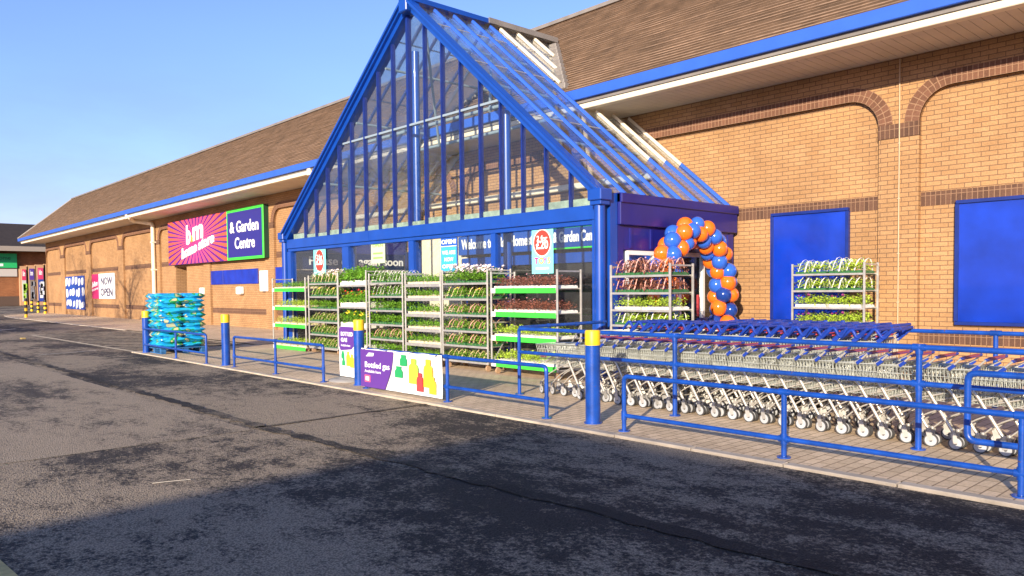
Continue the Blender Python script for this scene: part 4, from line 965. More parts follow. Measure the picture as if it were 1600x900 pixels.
# ------------------------------------------------------------------ shopping trolleys
def make_trolley(deep, label, group, seed=0):
    random.seed(seed)
    t = thing('shopping_trolley', label, 'shopping trolley', (0, 0, 0), group=group)
    zr0, zr1 = (.70, .735) if not deep else (.86, .90)     # rim front / rear
    zb0, zb1 = (.46, .425) if not deep else (.46, .36)
    hf, hr = .205, .275; xf, xr = -.50, .36
    def rim(u): return (xf+(xr-xf)*u, hf+(hr-hf)*u, zr0+(zr1-zr0)*u)
    def bot(u): return (xf+.07+(xr-xf-.09)*u, (hf+(hr-hf)*u)*.86, zb0+(zb1-zb0)*u)
    m = MB(); wr = .0027
    for s_ in (-1, 1):
        n_ = 24
        for k in range(n_+1):
            u = k/n_; a = rim(u); b = bot(u); m.tube([(a[0], s_*a[1], a[2]), (b[0], s_*b[1], b[2])], wr, 4, False)
        for v in (.25, .5, .75, 1):
            p0, p1 = [tuple(rim(u)[i]*(1-v)+bot(u)[i]*v for i in range(3)) for u in (0, 1)]
            m.tube([(p0[0], s_*p0[1], p0[2]), (p1[0], s_*p1[1], p1[2])], wr*1.2, 4, False)
    for k in range(9):
        q = -1+2*k/8; a = rim(0); b = bot(0); c = bot(1); m.tube([(a[0], q*a[1], a[2]), (b[0], q*b[1], b[2]), (c[0], q*c[1], c[2])], wr, 4, False)
        d = rim(1); m.tube([(c[0], q*c[1], c[2]), (d[0], q*d[1], d[2])], wr, 4, False)
    for k in range(12):
        b = bot(k/11); m.tube([(b[0], -b[1], b[2]), (b[0], b[1], b[2])], wr, 4, False)
    for v in (.33, .66):
        a, b = rim(0), bot(0); p = [a[i]*(1-v)+b[i]*v for i in range(3)]; m.tube([(p[0], -p[1], p[2]), (p[0], p[1], p[2])], wr, 4, False)
    a, b = rim(0), rim(1)
    m.tube([(b[0], -b[1], b[2]), (a[0], -a[1], a[2]), (a[0], a[1], a[2]), (b[0], b[1], b[2])], .0065, 6)
    m.build('basket', CHROME, t)
    m = MB()
    for s_ in (-1, 1):
        zt2 = .585 if not deep else .60
        m.tube(fillet([(-.30, s_*.20, zt2-.12), (-.06, s_*.235, zt2), (.14, s_*.25, zt2-.005), (.40, s_*.265, .155)], .10, 5), .0155, 8)
        m.tube(fillet([(-.42, s_*.175, .155), (-.30, s_*.185, .27), (.02, s_*.22, .42), (.30, s_*.25, .50)], .08, 4), .0085, 8)
        m.tube([(-.02, s_*.19, .45), (.12, s_*.235, .52)], .008, 6)
    for x, z, hw in ((-.42, .17, .175), (.05, .55, .235)): m.tube([(x, -hw, z), (x, hw, z)], .008, 6)
    m.build('frame', CHROME_TUBE, t)
    zh = .83 if not deep else 1.03; xh = .46 if not deep else .49
    m = MB()
    if deep:
        for s_ in (-1, 1):
            m.tube(fillet([(xr-.16, s_*.265, zr1+.02), (xr-.02+random.uniform(-.04, .04), s_*.275, zr1+.13+random.uniform(-.03, .03)), (xr+.03+random.uniform(-.03, .03), s_*.28, zr1+.02), (xh, s_*.285, zh)], .04, 3), [.018]*12, 8)
            m.bar((xr-.02, s_*.28, zr1-.01), (xh-.03, s_*.285, zh-.03), .02, .042, (1, 0, 0))
        m.tube([(xh, -.29, zh), (xh, .29, zh)], .019, 10); m.tube([(xr-.02, -.27, zr1+.12), (xr-.02, .27, zr1+.12)], .013, 8)
    else:
        m.tube([(xh, -.285, zh), (xh, .285, zh)], .014, 10)
        for s_ in (-1, 1): m.bar((xr+.0, s_*.282, zr1-.005), (xr+.05, s_*.286, zr1+.035), .022, .03, (1, 0, -1))
    m.build('handle', BLUE_PLASTIC, t)
    if not deep:
        for s_ in (-1, 1): m = MB(); m.tube([(xr-.03, s_*.272, zr1), (xr+.05, s_*.28, zr1+.045), (xh, s_*.283, zh)], .010, 6); m.build('handle_arm', CHROME_TUBE, t)
    m = MB(); m.bar((xh, -.10 if deep else -.20, zh+.002), (xh, .10 if deep else .20, zh+.002), .044 if deep else .026, .034 if deep else .028, (0, 0, 1)); m.build('handle_label', LABEL_RED if not deep else BLUE_PLASTIC, t)
    m = MB(); hw2 = .2 if deep else .36
    m.bar((xr-.16, 0, zr1-.10), (xr+.01, 0, zr1+.03), hw2, .012, (-.6, 0, .8)); m.build('seat_flap', BLUE_PLASTIC if deep else CHROME, t)
    if deep:
        m = MB(); m.tube([(xr-.05, -.24, zr1+.05), (xr-.05, .24, zr1+.05)], .009, 6); m.build('lock_chain', RED_PLASTIC, t)
    for x, hw in ((-.42, .175), (.40, .265)):
        for s_ in (-1, 1):
            ang_ = random.choice((-.2, .15, .25, -.3, .7, 1.25, 0, .1, -.1, .05))
            ca, sa = math.cos(ang_), math.sin(ang_)
            R2 = lambda p: (x+p[0]*ca-p[1]*sa, s_*hw+p[0]*sa+p[1]*ca, p[2])
            m = MB(); off = .02
            for q in (-.019, .019): m.bar(R2((0, q, .152)), R2((off, q, .06)), .004, .045, (ca, sa, 0))
            m.tube([R2((0, 0, .15)), R2((0, 0, .175))], .022, 10); cs = m.build('caster', GALV, t)
            m = MB(); m.tube([R2((off, -.014, .061)), R2((off, .014, .061))], .061, 20); m.cur = 1
            m.tube([R2((off, -.0165, .061)), R2((off, .0165, .061))], .050, 20); m.cur = 0; m.tube([R2((off, -.0185, .061)), R2((off, .0185, .061))], .014, 10); m.build('wheel', [WHEEL, HUB], cs)
    return t
GR1 = 'shopping trolleys nested in the front row'; GR2 = 'deep shopping trolleys nested in the second row'; GR3 = 'deep shopping trolleys in the short third row'
trs = [make_trolley(False, '', GR1, 3+k) for k in range(4)]; trds = [make_trolley(True, '', GR2, 13+k) for k in range(5)]; random.seed(99)
N1 = 35
for i in range(N1):
    o = trs[i] if i < 4 else dup(trs[random.randrange(4)])
    o.location = (-7.40+i*.207+random.uniform(-.012, .012), 7.905+random.uniform(-.012, .012), 0); o.rotation_euler = (0, 0, random.uniform(-.012, .012))
    tag(o, 'leading chrome trolley at the left end of the front row, behind the tall rail' if i == 0 else 'shallow chrome trolley in the front nested row, %s from its left end' % ordinal(i+1), 'shopping trolley', GR1)
N2 = 17
for i in range(N2):
    o = trds[i] if i < 5 else dup(trds[random.randrange(5)])
    o.location = (-7.05+i*.205+random.uniform(-.02, .02), 8.60+random.uniform(-.03, .03), 0); o.rotation_euler = (0, 0, random.uniform(-.05, .05))
    tag(o, 'blue-handled deep trolley in the second nested row, %s from its left end' % ordinal(i+1), 'shopping trolley', GR2)
N3 = 11
for i in range(N3):
    o = dup(trds[random.randrange(5)])
    o.location = (-6.1+i*.205+random.uniform(-.02, .02), 9.35+random.uniform(-.03, .03), 0); o.rotation_euler = (0, 0, random.uniform(-.05, .05))
    tag(o, 'blue-handled deep trolley in the short third row, %s from its left end' % ordinal(i+1), 'shopping trolley', GR3)
m = MB(); x = -7.92; m.box(x, x+.01, 7.80, 7.93, .50, .58); m.build('coin_tag', RED_PLASTIC, label='small red tag card hanging on the front of the leading trolley', cat='tag')

# ------------------------------------------------------------------ plants and their racks
def leaf_mat(name, c, var=.62):
    mt = bpy.data.materials.new(name); mt.use_nodes = True; n = mt.node_tree; b = n.nodes['Principled BSDF']
    tc = n.nodes.new('ShaderNodeTexCoord'); nz = n.nodes.new('ShaderNodeTexNoise'); nz.inputs['Scale'].default_value = 28; nz.inputs['Detail'].default_value = 2
    n.links.new(tc.outputs['Object'], nz.inputs['Vector'])
    r = n.nodes.new('ShaderNodeValToRGB'); r.color_ramp.elements[0].position = .32; r.color_ramp.elements[1].position = .68
    r.color_ramp.elements[0].color = (*[x*(1-var) for x in c], 1); r.color_ramp.elements[1].color = (*[min(1, x*(1+var)) for x in c], 1)
    n.links.new(nz.outputs['Fac'], r.inputs['Fac']); n.links.new(r.outputs['Color'], b.inputs['Base Color']); b.inputs['Roughness'].default_value = .5
    b.inputs['Subsurface Weight'].default_value = 0
    return mt
LEAF = {'green': leaf_mat('leaf_green', (.15, .33, .025)), 'lime': leaf_mat('leaf_lime', (.40, .56, .05)), 'bronze': leaf_mat('leaf_bronze', (.24, .09, .06)), 'olive': leaf_mat('leaf_olive', (.19, .34, .04)), 'tall': leaf_mat('leaf_tall', (.15, .35, .025))}
def petal(name, c): return mat('petal_'+name, c, .6, var=.15, vscale=20)
PET = {'white': petal('white', (.80, .66, .60)), 'pink': petal('pink', (.75, .35, .40)), 'yellow': petal('yellow', (.85, .62, .03)), 'red': petal('red', (.65, .02, .02)), 'purple': petal('purple', (.25, .03, .14))}
STRAP = {'white': mat('strap_white', (.80, .76, .70), .4), 'pink': mat('strap_pink', (.70, .36, .28), .4, var=.25, vscale=9), 'tan': mat('strap_tan', (.66, .50, .27), .4, var=.3, vscale=9)}
TRAYM = {'black': mat('tray_black', (.03, .05, .03), .5), 'cream': mat('tray_cream', (.74, .62, .42), .5), 'white': mat('tray_white', (.78, .75, .68), .5), 'green': mat('tray_green', (.03, .13, .04), .5)}
TW, TD = .60, .54
KIND = {}   # key -> prototype children
def leafq(mb, p, d, L, w_, rnd):
    d = d.normalized(); s_ = Vector((-d.y, d.x, 0.0))
    s_ = s_.normalized() if s_.length > .05 else Vector((1, 0, 0)); s_ = (s_ + Vector((0, 0, rnd.uniform(-.5, .5)))).normalized()
    tip = p+d*L+Vector((0, 0, -.25*L)); mid = p+d*L*.5
    mb.raw([p, mid+s_*w_, tip, mid-s_*w_], [(0, 1, 2, 3)])
def make_kind(key, leafc, potc, h_, flower=None, nfl=0, strap=None, dens=1.0, flsize=.022, seed=0, leafsize=.05):
    rnd = random.Random(hash(key) % 999 if False else seed)
    base = MB(); ph = .05 if h_ < .2 else .11
    h_ = h_*1.75 if h_ < .2 else h_
    nx, ny = (6, 4)
    for i in range(nx):
        for j in range(ny):
            x0_ = -TW/2+.012+i*(TW-.024)/nx; y0_ = -TD/2+.012+j*(TD-.024)/ny; wx = (TW-.024)/nx-.010; wy = (TD-.024)/ny-.008
            if j in (0,) or i == nx-1 or i == 0: pg = .008 if h_ < .4 and ph < .1 else .014
            base.box(x0_+pg, x0_+wx-pg, y0_, y0_+wy, .004, ph, .008)
    base.box(-TW/2+.02, TW/2-.02, -TD/2+.03, TD/2-.01, .003, ph-.01)
    fol = MB(); flo = MB(); stp = MB()
    npx, npy = int(13*dens), int(6*dens)
    for i in range(npx):
        for j in range(npy):
            x = -TW/2+.03+(i+.5+rnd.uniform(-.35, .35))*(TW-.06)/npx; y = -TD/2+.03+(j+.5+rnd.uniform(-.35, .35))*(TD-.06)/npy
            hh = h_*rnd.uniform(.6, 1.15)
            for k in range(7 if h_ < .2 else 12):
                a = rnd.uniform(0, 6.283); el = rnd.uniform(-.1, 1.1); d = Vector((math.cos(a)*math.cos(el), math.sin(a)*math.cos(el), math.sin(el)))
                zz = ph-.01+(hh-leafsize*.5)*rnd.uniform(.15, 1); leafq(fol, Vector((x+rnd.uniform(-.01, .01), y+rnd.uniform(-.01, .01), zz)), d, leafsize*rnd.uniform(.7, 1.25), leafsize*.28, rnd)
    for k in range(int(70*dens)):                      # leaves spilling over the front and right edges
        a = rnd.uniform(3.6, 6.4); x = rnd.uniform(-TW/2+.01, TW/2-.01); y = -TD/2+rnd.uniform(0, .03); zz = ph+h_*rnd.uniform(-.05, .75)
        if k % 4 == 0: x, y, a = TW/2-rnd.uniform(0, .03), rnd.uniform(-TD/2, TD/2), rnd.uniform(-.9, .9)
        leafq(fol, Vector((x, y, zz)), Vector((math.cos(a)*.7, math.sin(a)*.6, rnd.uniform(-.5, .7))), leafsize*rnd.uniform(.7, 1.2), leafsize*.3, rnd)
    for k in range(nfl):
        x = rnd.uniform(-TW/2+.03, TW/2-.03); y = -TD/2+.03+(TD-.06)*rnd.random()**1.3; z = ph+h_*rnd.uniform(.55, 1.15)
        nrm_ = Vector((rnd.uniform(-.4, .4), rnd.uniform(-1, .1), rnd.uniform(.4, 1))).normalized(); t1 = nrm_.orthogonal().normalized(); t2 = nrm_.cross(t1)
        c = Vector((x, y, z)); n_ = 5; ring_ = []
        for q in range(n_*2):
            rr = flsize*(1 if q % 2 == 0 else .62)*rnd.uniform(.85, 1.15); aa = q*math.pi/n_; ring_.append(c+t1*math.cos(aa)*rr+t2*math.sin(aa)*rr+nrm_*.3*rr)
        for q in range(n_*2): flo.raw([c, ring_[q], ring_[(q+1) % (n_*2)]], [(0, 1, 2)])
    if strap:
        for i in range(4):
            x = -TW/2+.06+i*(TW-.08)/4+rnd.uniform(-.02, .02); hgt = h_*rnd.uniform(.85, 1.15)+.02; ln = rnd.uniform(.0, .12); wd = rnd.uniform(.012, .027)
            for y0_, y1_ in ((-TD/2+.02, -.02), (.02, TD/2-.03)):
                P = [(x+.03*math.sin(t_*math.pi/6)+ln*t_/6, y0_+(y1_-y0_)*t_/6, ph-.015+hgt*math.sin(math.pi*t_/6)**.6) for t_ in range(7)]
                for a, b in zip(P[:-1], P[1:]): stp.raw([a, (a[0]+wd, a[1], a[2]), (b[0]+wd, b[1], b[2]), b], [(0, 1, 2, 3)])
    KIND[key] = dict(base=base, fol=fol, flo=flo, stp=stp, leaf=LEAF[leafc], pot=TRAYM[potc], fm=PET.get(flower), sm=STRAP.get(strap), root=None)
make_kind('plain', 'green', 'green', .10, seed=1)
make_kind('seedling', 'lime', 'cream', .095, seed=2, leafsize=.038)
make_kind('green_cream', 'green', 'cream', .085, seed=3, leafsize=.042)
make_kind('tan', 'olive', 'green', .10, strap='tan', seed=4)
make_kind('tan_yellow', 'green', 'green', .10, 'yellow', 14, 'tan', seed=5)
make_kind('pinkstrap', 'olive', 'green', .10, strap='pink', seed=6)
make_kind('whitestrap', 'green', 'green', .11, strap='white', seed=7)
make_kind('whitebloom', 'green', 'green', .15, 'white', 95, None, seed=8, flsize=.036)
make_kind('pinkbloom', 'green', 'green', .14, 'white', 60, 'tan', seed=9, flsize=.03)
make_kind('bronze', 'bronze', 'white', .10, 'pink', 10, seed=10, leafsize=.045, flsize=.014)
make_kind('bronzestrap', 'bronze', 'green', .11, 'pink', 8, 'pink', seed=11, flsize=.016)
make_kind('limewhite', 'lime', 'white', .09, seed=12, leafsize=.045)
make_kind('limepurple', 'lime', 'white', .10, 'purple', 7, seed=13, flsize=.026)
make_kind('limestrap', 'lime', 'green', .11, strap='white', seed=14)
make_kind('tallgreen', 'tall', 'white', .30, 'pink', 8, seed=15, leafsize=.075)
make_kind('tallred', 'tall', 'white', .26, 'red', 34, seed=16, leafsize=.065, flsize=.028)
make_kind('tallyellow', 'tall', 'white', .26, 'yellow', 26, seed=17, leafsize=.065, flsize=.028)
DESC = {'plain': 'green bedding plants in dark packs', 'seedling': 'small lime seedlings in cream pots', 'green_cream': 'green plugs in cream pots', 'tan': 'olive plants under tan carry straps', 'tan_yellow': 'yellow flowers under tan straps', 'pinkstrap': 'olive plants under pink straps', 'whitestrap': 'green plants under white straps', 'whitebloom': 'large white blooms', 'pinkbloom': 'pale blooms and tan straps', 'bronze': 'bronze leaves in white pots', 'bronzestrap': 'bronze leaves and pink straps', 'limewhite': 'lime plants in white pots', 'limepurple': 'lime plants with purple flowers', 'limestrap': 'lime plants under white straps', 'tallgreen': 'tall leafy bushes in white pots', 'tallred': 'tall red flowers in white pots', 'tallyellow': 'tall yellow flowers in white pots'}
def place_tray(key, x, y, z, label, sx=1.0, rz=0.0):
    K = KIND[key]
    if K['root'] is None:
        r = K['base'].build('plant_tray', K['pot']); r.location = (0, 0, 0); K['root'] = r
        for mb, nm, mt_ in ((K['fol'], 'foliage', K['leaf']), (K['flo'], 'flowers', K['fm']), (K['stp'], 'carry_straps', K['sm'])):
            if mb.v: mb.build(nm, mt_, r)
        o = r
    else: o = dup(K['root'])
    o.location = (x, y, z); o.scale = (sx, 1, random.uniform(.92, 1.08)); o.rotation_euler = (0, 0, rz)
    tag(o, label, 'plant tray', 'trays of bedding plants on the racks')
RY = 9.0
def rack(x0, x1, y0, ztop, shelves, kinds, name, short, ntray, green=False, lip=.03, endbrace=False, rowdepth=.56, sparse=0):
    xm_ = (x0+x1)/2; t = thing('plant_rack', name, 'plant rack', (xm_, y0+rowdepth/2, 0), group='plant display racks')
    y1 = y0+rowdepth
    for x, y in ((x0, y0), (x1, y0), (x0, y1), (x1, y1)):
        m = MB(); m.box(x-.016, x+.016, y-.014, y+.014, .13, ztop, .003); m.build('post', GALV, t)
    for x in (x0, x1):
        m = MB()
        for z in (ztop-.03, .16)+((ztop*.5,) if endbrace else ()): m.box(x-.008, x+.008, y0+.015, y1-.015, z-.012, z+.012)
        if endbrace: m.bar((x, y0+.02, .2), (x, y1-.02, ztop*.48), .012, .02)
        m.build('end_frame', GALV, t)
    m = MB(); m.box(x0+.02, x1-.02, y0+.02, y1-.02, .125, .15, .004); m.build('base', GALV, t)
    for x in (x0+.08, x1-.08):
        for y in (y0+.07, y1-.07):
            m = MB(); m.tube([(x-.018, y, .055), (x+.018, y, .055)], .053, 14); m.box(x-.024, x+.024, y-.02, y+.02, .09, .125); m.build('caster', mat('caster_tan', (.42, .27, .16), .6), t)
    for si, (z, key) in enumerate(zip(shelves, kinds)):
        m = MB(); m.box(x0+.017, x1-.017, y0-.004, y1+.004, z-.012, z, .002); m.box(x0+.017, x1-.017, y0-.016, y0-.005, z-lip, z+.008, .002); m.box(x0+.017, x1-.017, y1+.005, y1+.014, z-.03, z+.008)
        sh = m.build('shelf', GALV, t)
        if green: m = MB(); m.box(x0+.13, x1-.017, y0-.024, y0-.017, z-.075, z+.012, .002); m.build('edge_strip', GREEN_STRIP, sh); m = MB(); m.box(x0+.017, x0+.128, y0-.024, y0-.017, z-.075, z+.012, .002); m.build('price_card', WHITE, sh)
        W_ = (x1-x0-.05)/ntray
        for k in range(ntray):
            wh = {1: ['only'], 2: ['left', 'right'], 3: ['left', 'middle', 'right']}[ntray][k]
            n_ = len(shelves); sn = 'top' if si == 0 else 'bottom' if si == n_-1 else ORD[si]
            place_tray(key, x0+.025+W_*(k+.5), y0+rowdepth/2, z+.001, '%s, %s tray on %s shelf of %s' % (DESC[key], wh, sn, short), W_/TW*.97)
def RX(pa, pb, y=RY): return atY(y, pa, 500)[0], atY(y, pb, 500)[0]
def ZZ(px, ys, y=RY): return [atY(y, px, q)[2] for q in ys]
a, b = RX(427, 478); rack(a, b, RY, 1.82, ZZ(450, (451, 480, 507, 541)), ['green_cream', 'seedling', 'seedling', 'seedling'], 'leftmost plant rack, four shelves with bright green edge strips', 'leftmost rack', 2, True, .02)
a, b = RX(482, 527); rack(a, b, RY+.02, 1.86, ZZ(505, (443, 463.5, 483, 503, 523, 544)), ['pinkbloom', 'tan_yellow', 'plain', 'tan', 'tan', 'tan'], 'grey six-tier plant rack just right of the leftmost green rack', 'second rack from left', 2)
a, b = RX(529, 573); rack(a, b, RY, 1.93, ZZ(550, (446, 480, 512, 546)), ['tallgreen', 'tallred', 'tallyellow', 'tallred'], 'four-tier plant rack of tall leafy plants in white pots', 'tall plant rack', 2, lip=.03)
a, b = RX(577, 629); rack(a, b, RY+.01, 1.85, ZZ(600, (442, 463, 485, 507, 530, 553)), ['whitestrap', 'whitestrap', 'plain', 'plain', 'pinkstrap', 'plain'], 'six-tier plant rack with white-strapped packs, right of the tall plants', 'fourth rack from left', 2)
a, b = RX(634, 689); rack(a, b, RY, 1.83, ZZ(660, (444, 466, 491, 514, 537, 561)), ['green_cream']*6, 'six-tier plant rack filled with cream pots above the gas banner', 'cream pot rack', 2, lip=.055)
a, b = RX(692, 762); rack(a, b, RY, 1.86, ZZ(725, (442.5, 467, 492, 517, 540, 564)), ['whitebloom', 'tan_yellow', 'pinkstrap', 'pinkstrap', 'pinkstrap', 'tan'], 'six-tier plant rack with large white blooms on top', 'white bloom rack', 2)
a, b = RX(768, 871, 8.9); rack(a, b, 8.9, 1.80, ZZ(820, (451, 489, 528, 570), 8.9), ['bronze', 'bronze', 'limewhite', 'limewhite'], 'wide plant rack with green edge strips and bronze plants beside the trolleys', 'wide bronze plant rack', 3, True, .02, True)
a, b = RX(955, 1047, 9.1); rack(a, b, 9.1, 1.84, ZZ(1000, (430.5, 457.5, 484.5, 509), 9.1), ['bronzestrap', 'bronzestrap', 'limewhite', 'limestrap'], 'plant rack standing beside the balloon arch', 'balloon arch rack', 2, lip=.025)
a, b = RX(1238, 1350, 12.3); rack(a, b, 12.3, 1.86, ZZ(1290, (428, 454, 480.5, 508), 12.3), ['limestrap', 'limestrap', 'limepurple', 'limepurple'], 'plant rack against the brick wall beside the blue door panel', 'wall rack', 2, lip=.025, rowdepth=.5)

# ------------------------------------------------------------------ balloon arch
bx = -7.78; yc, hw_, zsp, ht = 11.44, .90, 1.42, 1.02
arch = thing('balloon_arch', 'arch of blue and orange balloons round the side doorway', 'balloon arch', (bx, yc, 0))
path = []
L1 = zsp-.05; L2 = math.pi*math.sqrt((hw_**2+ht**2)/2); tot = 2*L1+L2; NCL = 25
def pth(s_):
    if s_ < L1: return Vector((0, yc-hw_, .05+s_)), Vector((0, 0, 1))
    if s_ < L1+L2:
        a = math.pi-(s_-L1)/L2*math.pi; return Vector((0, yc+hw_*math.cos(a), zsp+ht*math.sin(a))), Vector((0, hw_*math.sin(a), -ht*math.cos(a))).normalized()
    return Vector((0, yc+hw_, zsp-(s_-L1-L2))), Vector((0, 0, -1))
BO = mat('orange_balloon', (.85, .16, .012), .16, coat=.4); BB = mat('blue_balloon', (.03, .12, .55), .16, coat=.4); BD = mat('navy_balloon', (.012, .045, .24), .16, coat=.4)
for i in range(NCL):
    p, t_ = pth(tot*(i+.5)/NCL); xax = Vector((1, 0, 0)); n2 = t_.cross(xax)
    for k in range(4):
        a = k*math.pi/2+i*.55+random.uniform(-.15, .15); r_ = random.uniform(.126, .152)
        c = p+Vector((bx, 0, 0))+(xax*math.cos(a)+n2*math.sin(a))*.145+t_*random.uniform(-.03, .03)
        m = MB(); m.sphere(c, r_, 16, 12, (1, 1, random.uniform(1.0, 1.1)))
        mt_ = BO if (k+i//1) % 2 == 0 else BB
        if i >= NCL-6 and mt_ is BB: mt_ = BD
        m.build('balloon', mt_, arch)

# ------------------------------------------------------------------ far left: neighbouring store, banners, striped bollards
NXF = -110.0
fX = lambda px, py: atX(NXF, px, py)
nb_ = thing('neighbour_store', 'distant dark roofed brick store in shade at the left edge', 'building', (NXF-10, 10, 0))
e0, r0 = fX(30, 388)[2], fX(30, 343)[2]
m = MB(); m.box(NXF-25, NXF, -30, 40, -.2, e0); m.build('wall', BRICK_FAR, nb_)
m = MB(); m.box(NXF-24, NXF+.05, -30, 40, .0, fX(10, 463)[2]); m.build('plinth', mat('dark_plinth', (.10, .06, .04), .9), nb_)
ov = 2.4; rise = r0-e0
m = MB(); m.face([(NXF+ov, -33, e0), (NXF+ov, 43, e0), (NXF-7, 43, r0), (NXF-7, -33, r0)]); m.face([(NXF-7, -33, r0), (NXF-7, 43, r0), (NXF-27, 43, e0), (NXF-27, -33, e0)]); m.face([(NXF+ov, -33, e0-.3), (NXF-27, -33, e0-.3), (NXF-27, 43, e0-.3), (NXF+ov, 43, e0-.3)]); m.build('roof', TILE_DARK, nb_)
m = MB(); m.box(NXF+ov-.1, NXF+ov+.2, -33, 43, e0-.45, e0+.12); m.build('fascia', mat('dull_fascia', (.30, .25, .2), .7), nb_)
a, b = fX(-40, 397), fX(26, 419)
m = MB(); m.box(NXF, NXF+.4, a[1], b[1], b[2], fX(0, 396)[2], .02); sgn = m.build('shop_sign', mat('sign_green', (.02, .42, .12), .5), label='bright green shop sign on the distant store at the left edge', cat='sign')
m = MB(); m.text('home', (a[2]-b[2])*.42, fX(16, 405)[1], fX(16, 406)[2], NXF+.41, ax='y', align='RIGHT', bold=.01); m.build('lettering', mat('dark_green_ink', (.01, .10, .04), .6), sgn)
m = MB(); m.text('arrow', .1, 0, 0, 0) if False else None; c_ = fX(1, 414); m.box(NXF+.401, NXF+.42, c_[1]-.4, c_[1]+.2, c_[2]-.15, c_[2]+.15); m.build('white_mark', LETTER, sgn)
m = MB(); m.box(NXF, NXF+.2, a[1], b[1], fX(0, 432)[2], fX(0, 420)[2]); m.build('white_band', mat('pale_band', (.5, .45, .4), .7), nb_)
m = MB(); c0, c1 = fX(30, 400), fX(84, 400)
cols = [((.6, .03, .1), 'pink top over a white and green picture'), ((.09, .04, .28), 'purple top over a dark picture'), ((.6, .04, .14), 'pink top over a blue and white pattern'), ((.02, .12, .12), 'dark teal top')]
for k, (pa, pb) in enumerate(((33, 41), (44.5, 53.5), (58, 68), (71, 79))):
    y = NXF+.3; p0, p1 = fX(pa, 421-.1*k*12), fX(pb, 469)
    z1_, z0_ = fX(pa, 421-k*1.2)[2], fX(pa, 471)[2]
    t = thing('tall_poster', 'tall outdoor poster with %s on the distant wall' % cols[k][1], 'poster', (y, p0[1], z0_), group='tall posters on the distant wall')
    m = MB(); m.box(NXF+.02, NXF+.25, p0[1]-.28, p1[1]+.28, z0_-.5, z1_+.4, .03); m.build('frame', mat('tan_frame', (.52, .30, .16), .7), t)
    m = MB(); m.box(NXF+.25, NXF+.31, p0[1], p1[1], z0_, z1_); m.build('sheet', [mat('pst_w', (.55, .55, .5), .6), mat('pst_d', (.25, .18, .12), .6), mat('pst_b', (.03, .06, .3), .6), mat('pst_k', (.02, .03, .04), .6)][k], t)
    m = MB(); hz = z0_+(z1_-z0_)*.66; m.box(NXF+.31, NXF+.33, p0[1], p1[1], hz, z1_); m.build('header', mat('pst_h%d' % k, cols[k][0], .6), t)
    m = MB(); cy_ = (p0[1]+p1[1])/2; m.text('b&m' if k != 1 else 'home', .9, cy_, hz+(z1_-hz)*.4, NXF+.335, ax='y', align='CENTER', bold=.03, width=(p1[1]-p0[1])*.6); m.build('lettering', LETTER, t)
    m = MB()
    for q in range(10): yy_ = random.uniform(p0[1]+.1, p1[1]-.3); zz_ = random.uniform(z0_+.1, hz-.7); m.box(NXF+.31, NXF+.322, yy_, yy_+random.uniform(.15, .4), zz_, zz_+random.uniform(.2, .6))
    m.build('picture', [G_LIME, mat('pst_l', (.3, .3, .32), .6), LETTER, mat('pst_t', (.03, .2, .2), .6)][k], t)
for k, ((px, py), top) in enumerate(zip(((41, 496), (50, 486), (60, 488), (71, 490)), (466, 468, 470, 469))):
    a = atG(px, py); hgt = atY(a[1], px, top)[2]; r_ = .085 if k == 0 else .10
    t = thing('striped_bollard', 'black and yellow striped bollard, %s' % ['the nearest one on the kerb end', 'first of the three farther ones', 'middle of the three farther ones', 'last of the three, by the store wall'][k], 'bollard', (a[0], a[1], 0), group='striped bollards at the far left corner')
    for q in range(6):
        m = MB(); m.tube([(a[0], a[1], hgt*q/6-(.08 if q == 0 else 0)), (a[0], a[1], hgt*(q+1)/6-.001)], r_, 12); m.build('band', YELLOW if q % 2 == 0 else BLACK, t)

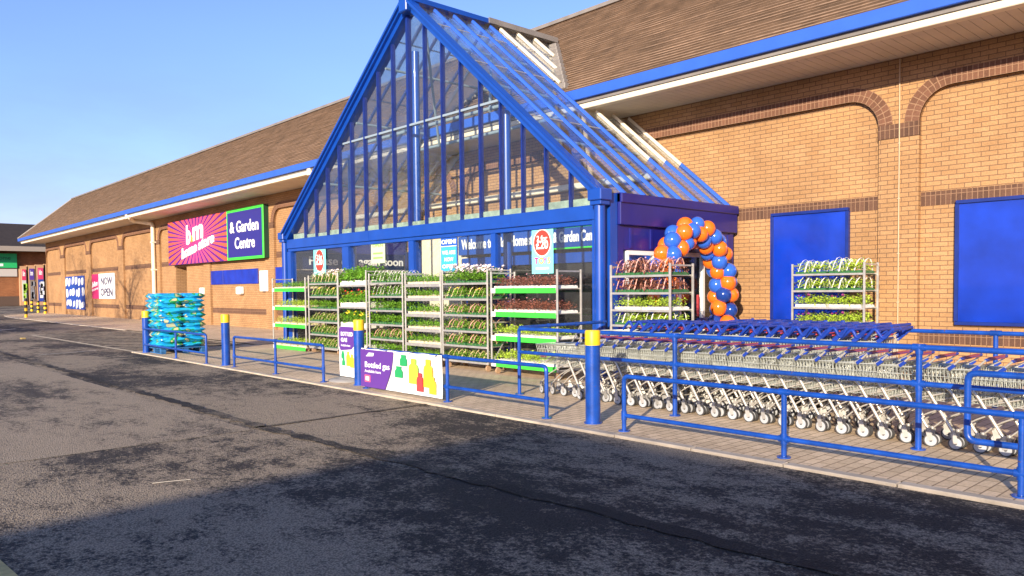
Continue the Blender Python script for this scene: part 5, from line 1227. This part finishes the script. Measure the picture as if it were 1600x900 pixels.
# ------------------------------------------------------------------ behind the camera: an added block shaped to shade the foreground, and trees that show in the glass
un = thing('shade_block', 'unseen hip roofed brick block, added to shade the foreground', 'building', (30, -20, 0))
rx0, ry, rz_, ez = 5.6, -16.9, 7.0, 3.5; hd = 5.0
m = MB(); m.box(rx0-hd+.5, 70, ry-hd+.5, ry+hd-.5, -.1, ez); m.build('wall', BRICK, un)
m = MB(); A_ = (rx0, ry, rz_); B_ = (70, ry, rz_)
m.face([(rx0-hd, ry+hd, ez), A_, B_, (70, ry+hd, ez)][::-1]); m.face([(rx0-hd, ry-hd, ez), (70, ry-hd, ez), B_, A_][::-1]); m.face([(rx0-hd, ry+hd, ez), (rx0-hd, ry-hd, ez), A_][::-1]); m.face([(70, ry+hd, ez), B_, (70, ry-hd, ez)][::-1])
m.face([(rx0-hd, ry-hd, ez-.01), (70, ry-hd, ez-.01), (70, ry+hd, ez-.01), (rx0-hd, ry+hd, ez-.01)]); m.build('roof', TILE, un)
def tree(x, y, hgt, label, seed):
    rnd = random.Random(seed); t = thing('tree', label, 'tree', (x, y, 0), group='trees behind the car park')
    m = MB(); m.tube([(x, y, -.1), (x+.1, y, hgt*.3), (x, y+.1, hgt*.6), (x+.1, y, hgt*.9)], [.25, .2, .13, .04], 10)
    tips = []
    for k in range(26):
        a = rnd.uniform(0, 6.283); z0_ = hgt*rnd.uniform(.3, .8); l_ = hgt*rnd.uniform(.15, .30); e = Vector((x+math.cos(a)*l_, y+math.sin(a)*l_, z0_+l_*rnd.uniform(.3, .9))); m.tube([(x, y, z0_), ((x+e.x)/2, (y+e.y)/2, (z0_+e.z)/2+.15), e], [.07, .045, .015], 6); tips.append(e)
    m.build('trunk', TREADWOOD, t); m = MB()
    for e in tips:
        for q in range(150):
            d = Vector((rnd.gauss(0, 1), rnd.gauss(0, 1), rnd.gauss(0, .8)))*hgt*.05; a = rnd.uniform(0, 6.283); leafq(m, e+d, Vector((math.cos(a), math.sin(a), rnd.uniform(-.5, .8))), .16, .05, rnd)
    m.build('crown', LEAF['green'], t)
for k, (x, y, h_, l) in enumerate(((-36, -7, 9.5, 'leafy tree behind the camera, nearest the porch'), (-44, -10, 11, 'taller leafy tree behind the camera on the far side'), (-27, -14, 8, 'shorter leafy tree behind the camera near the shading block'))): tree(x, y, h_, l, 50+k)
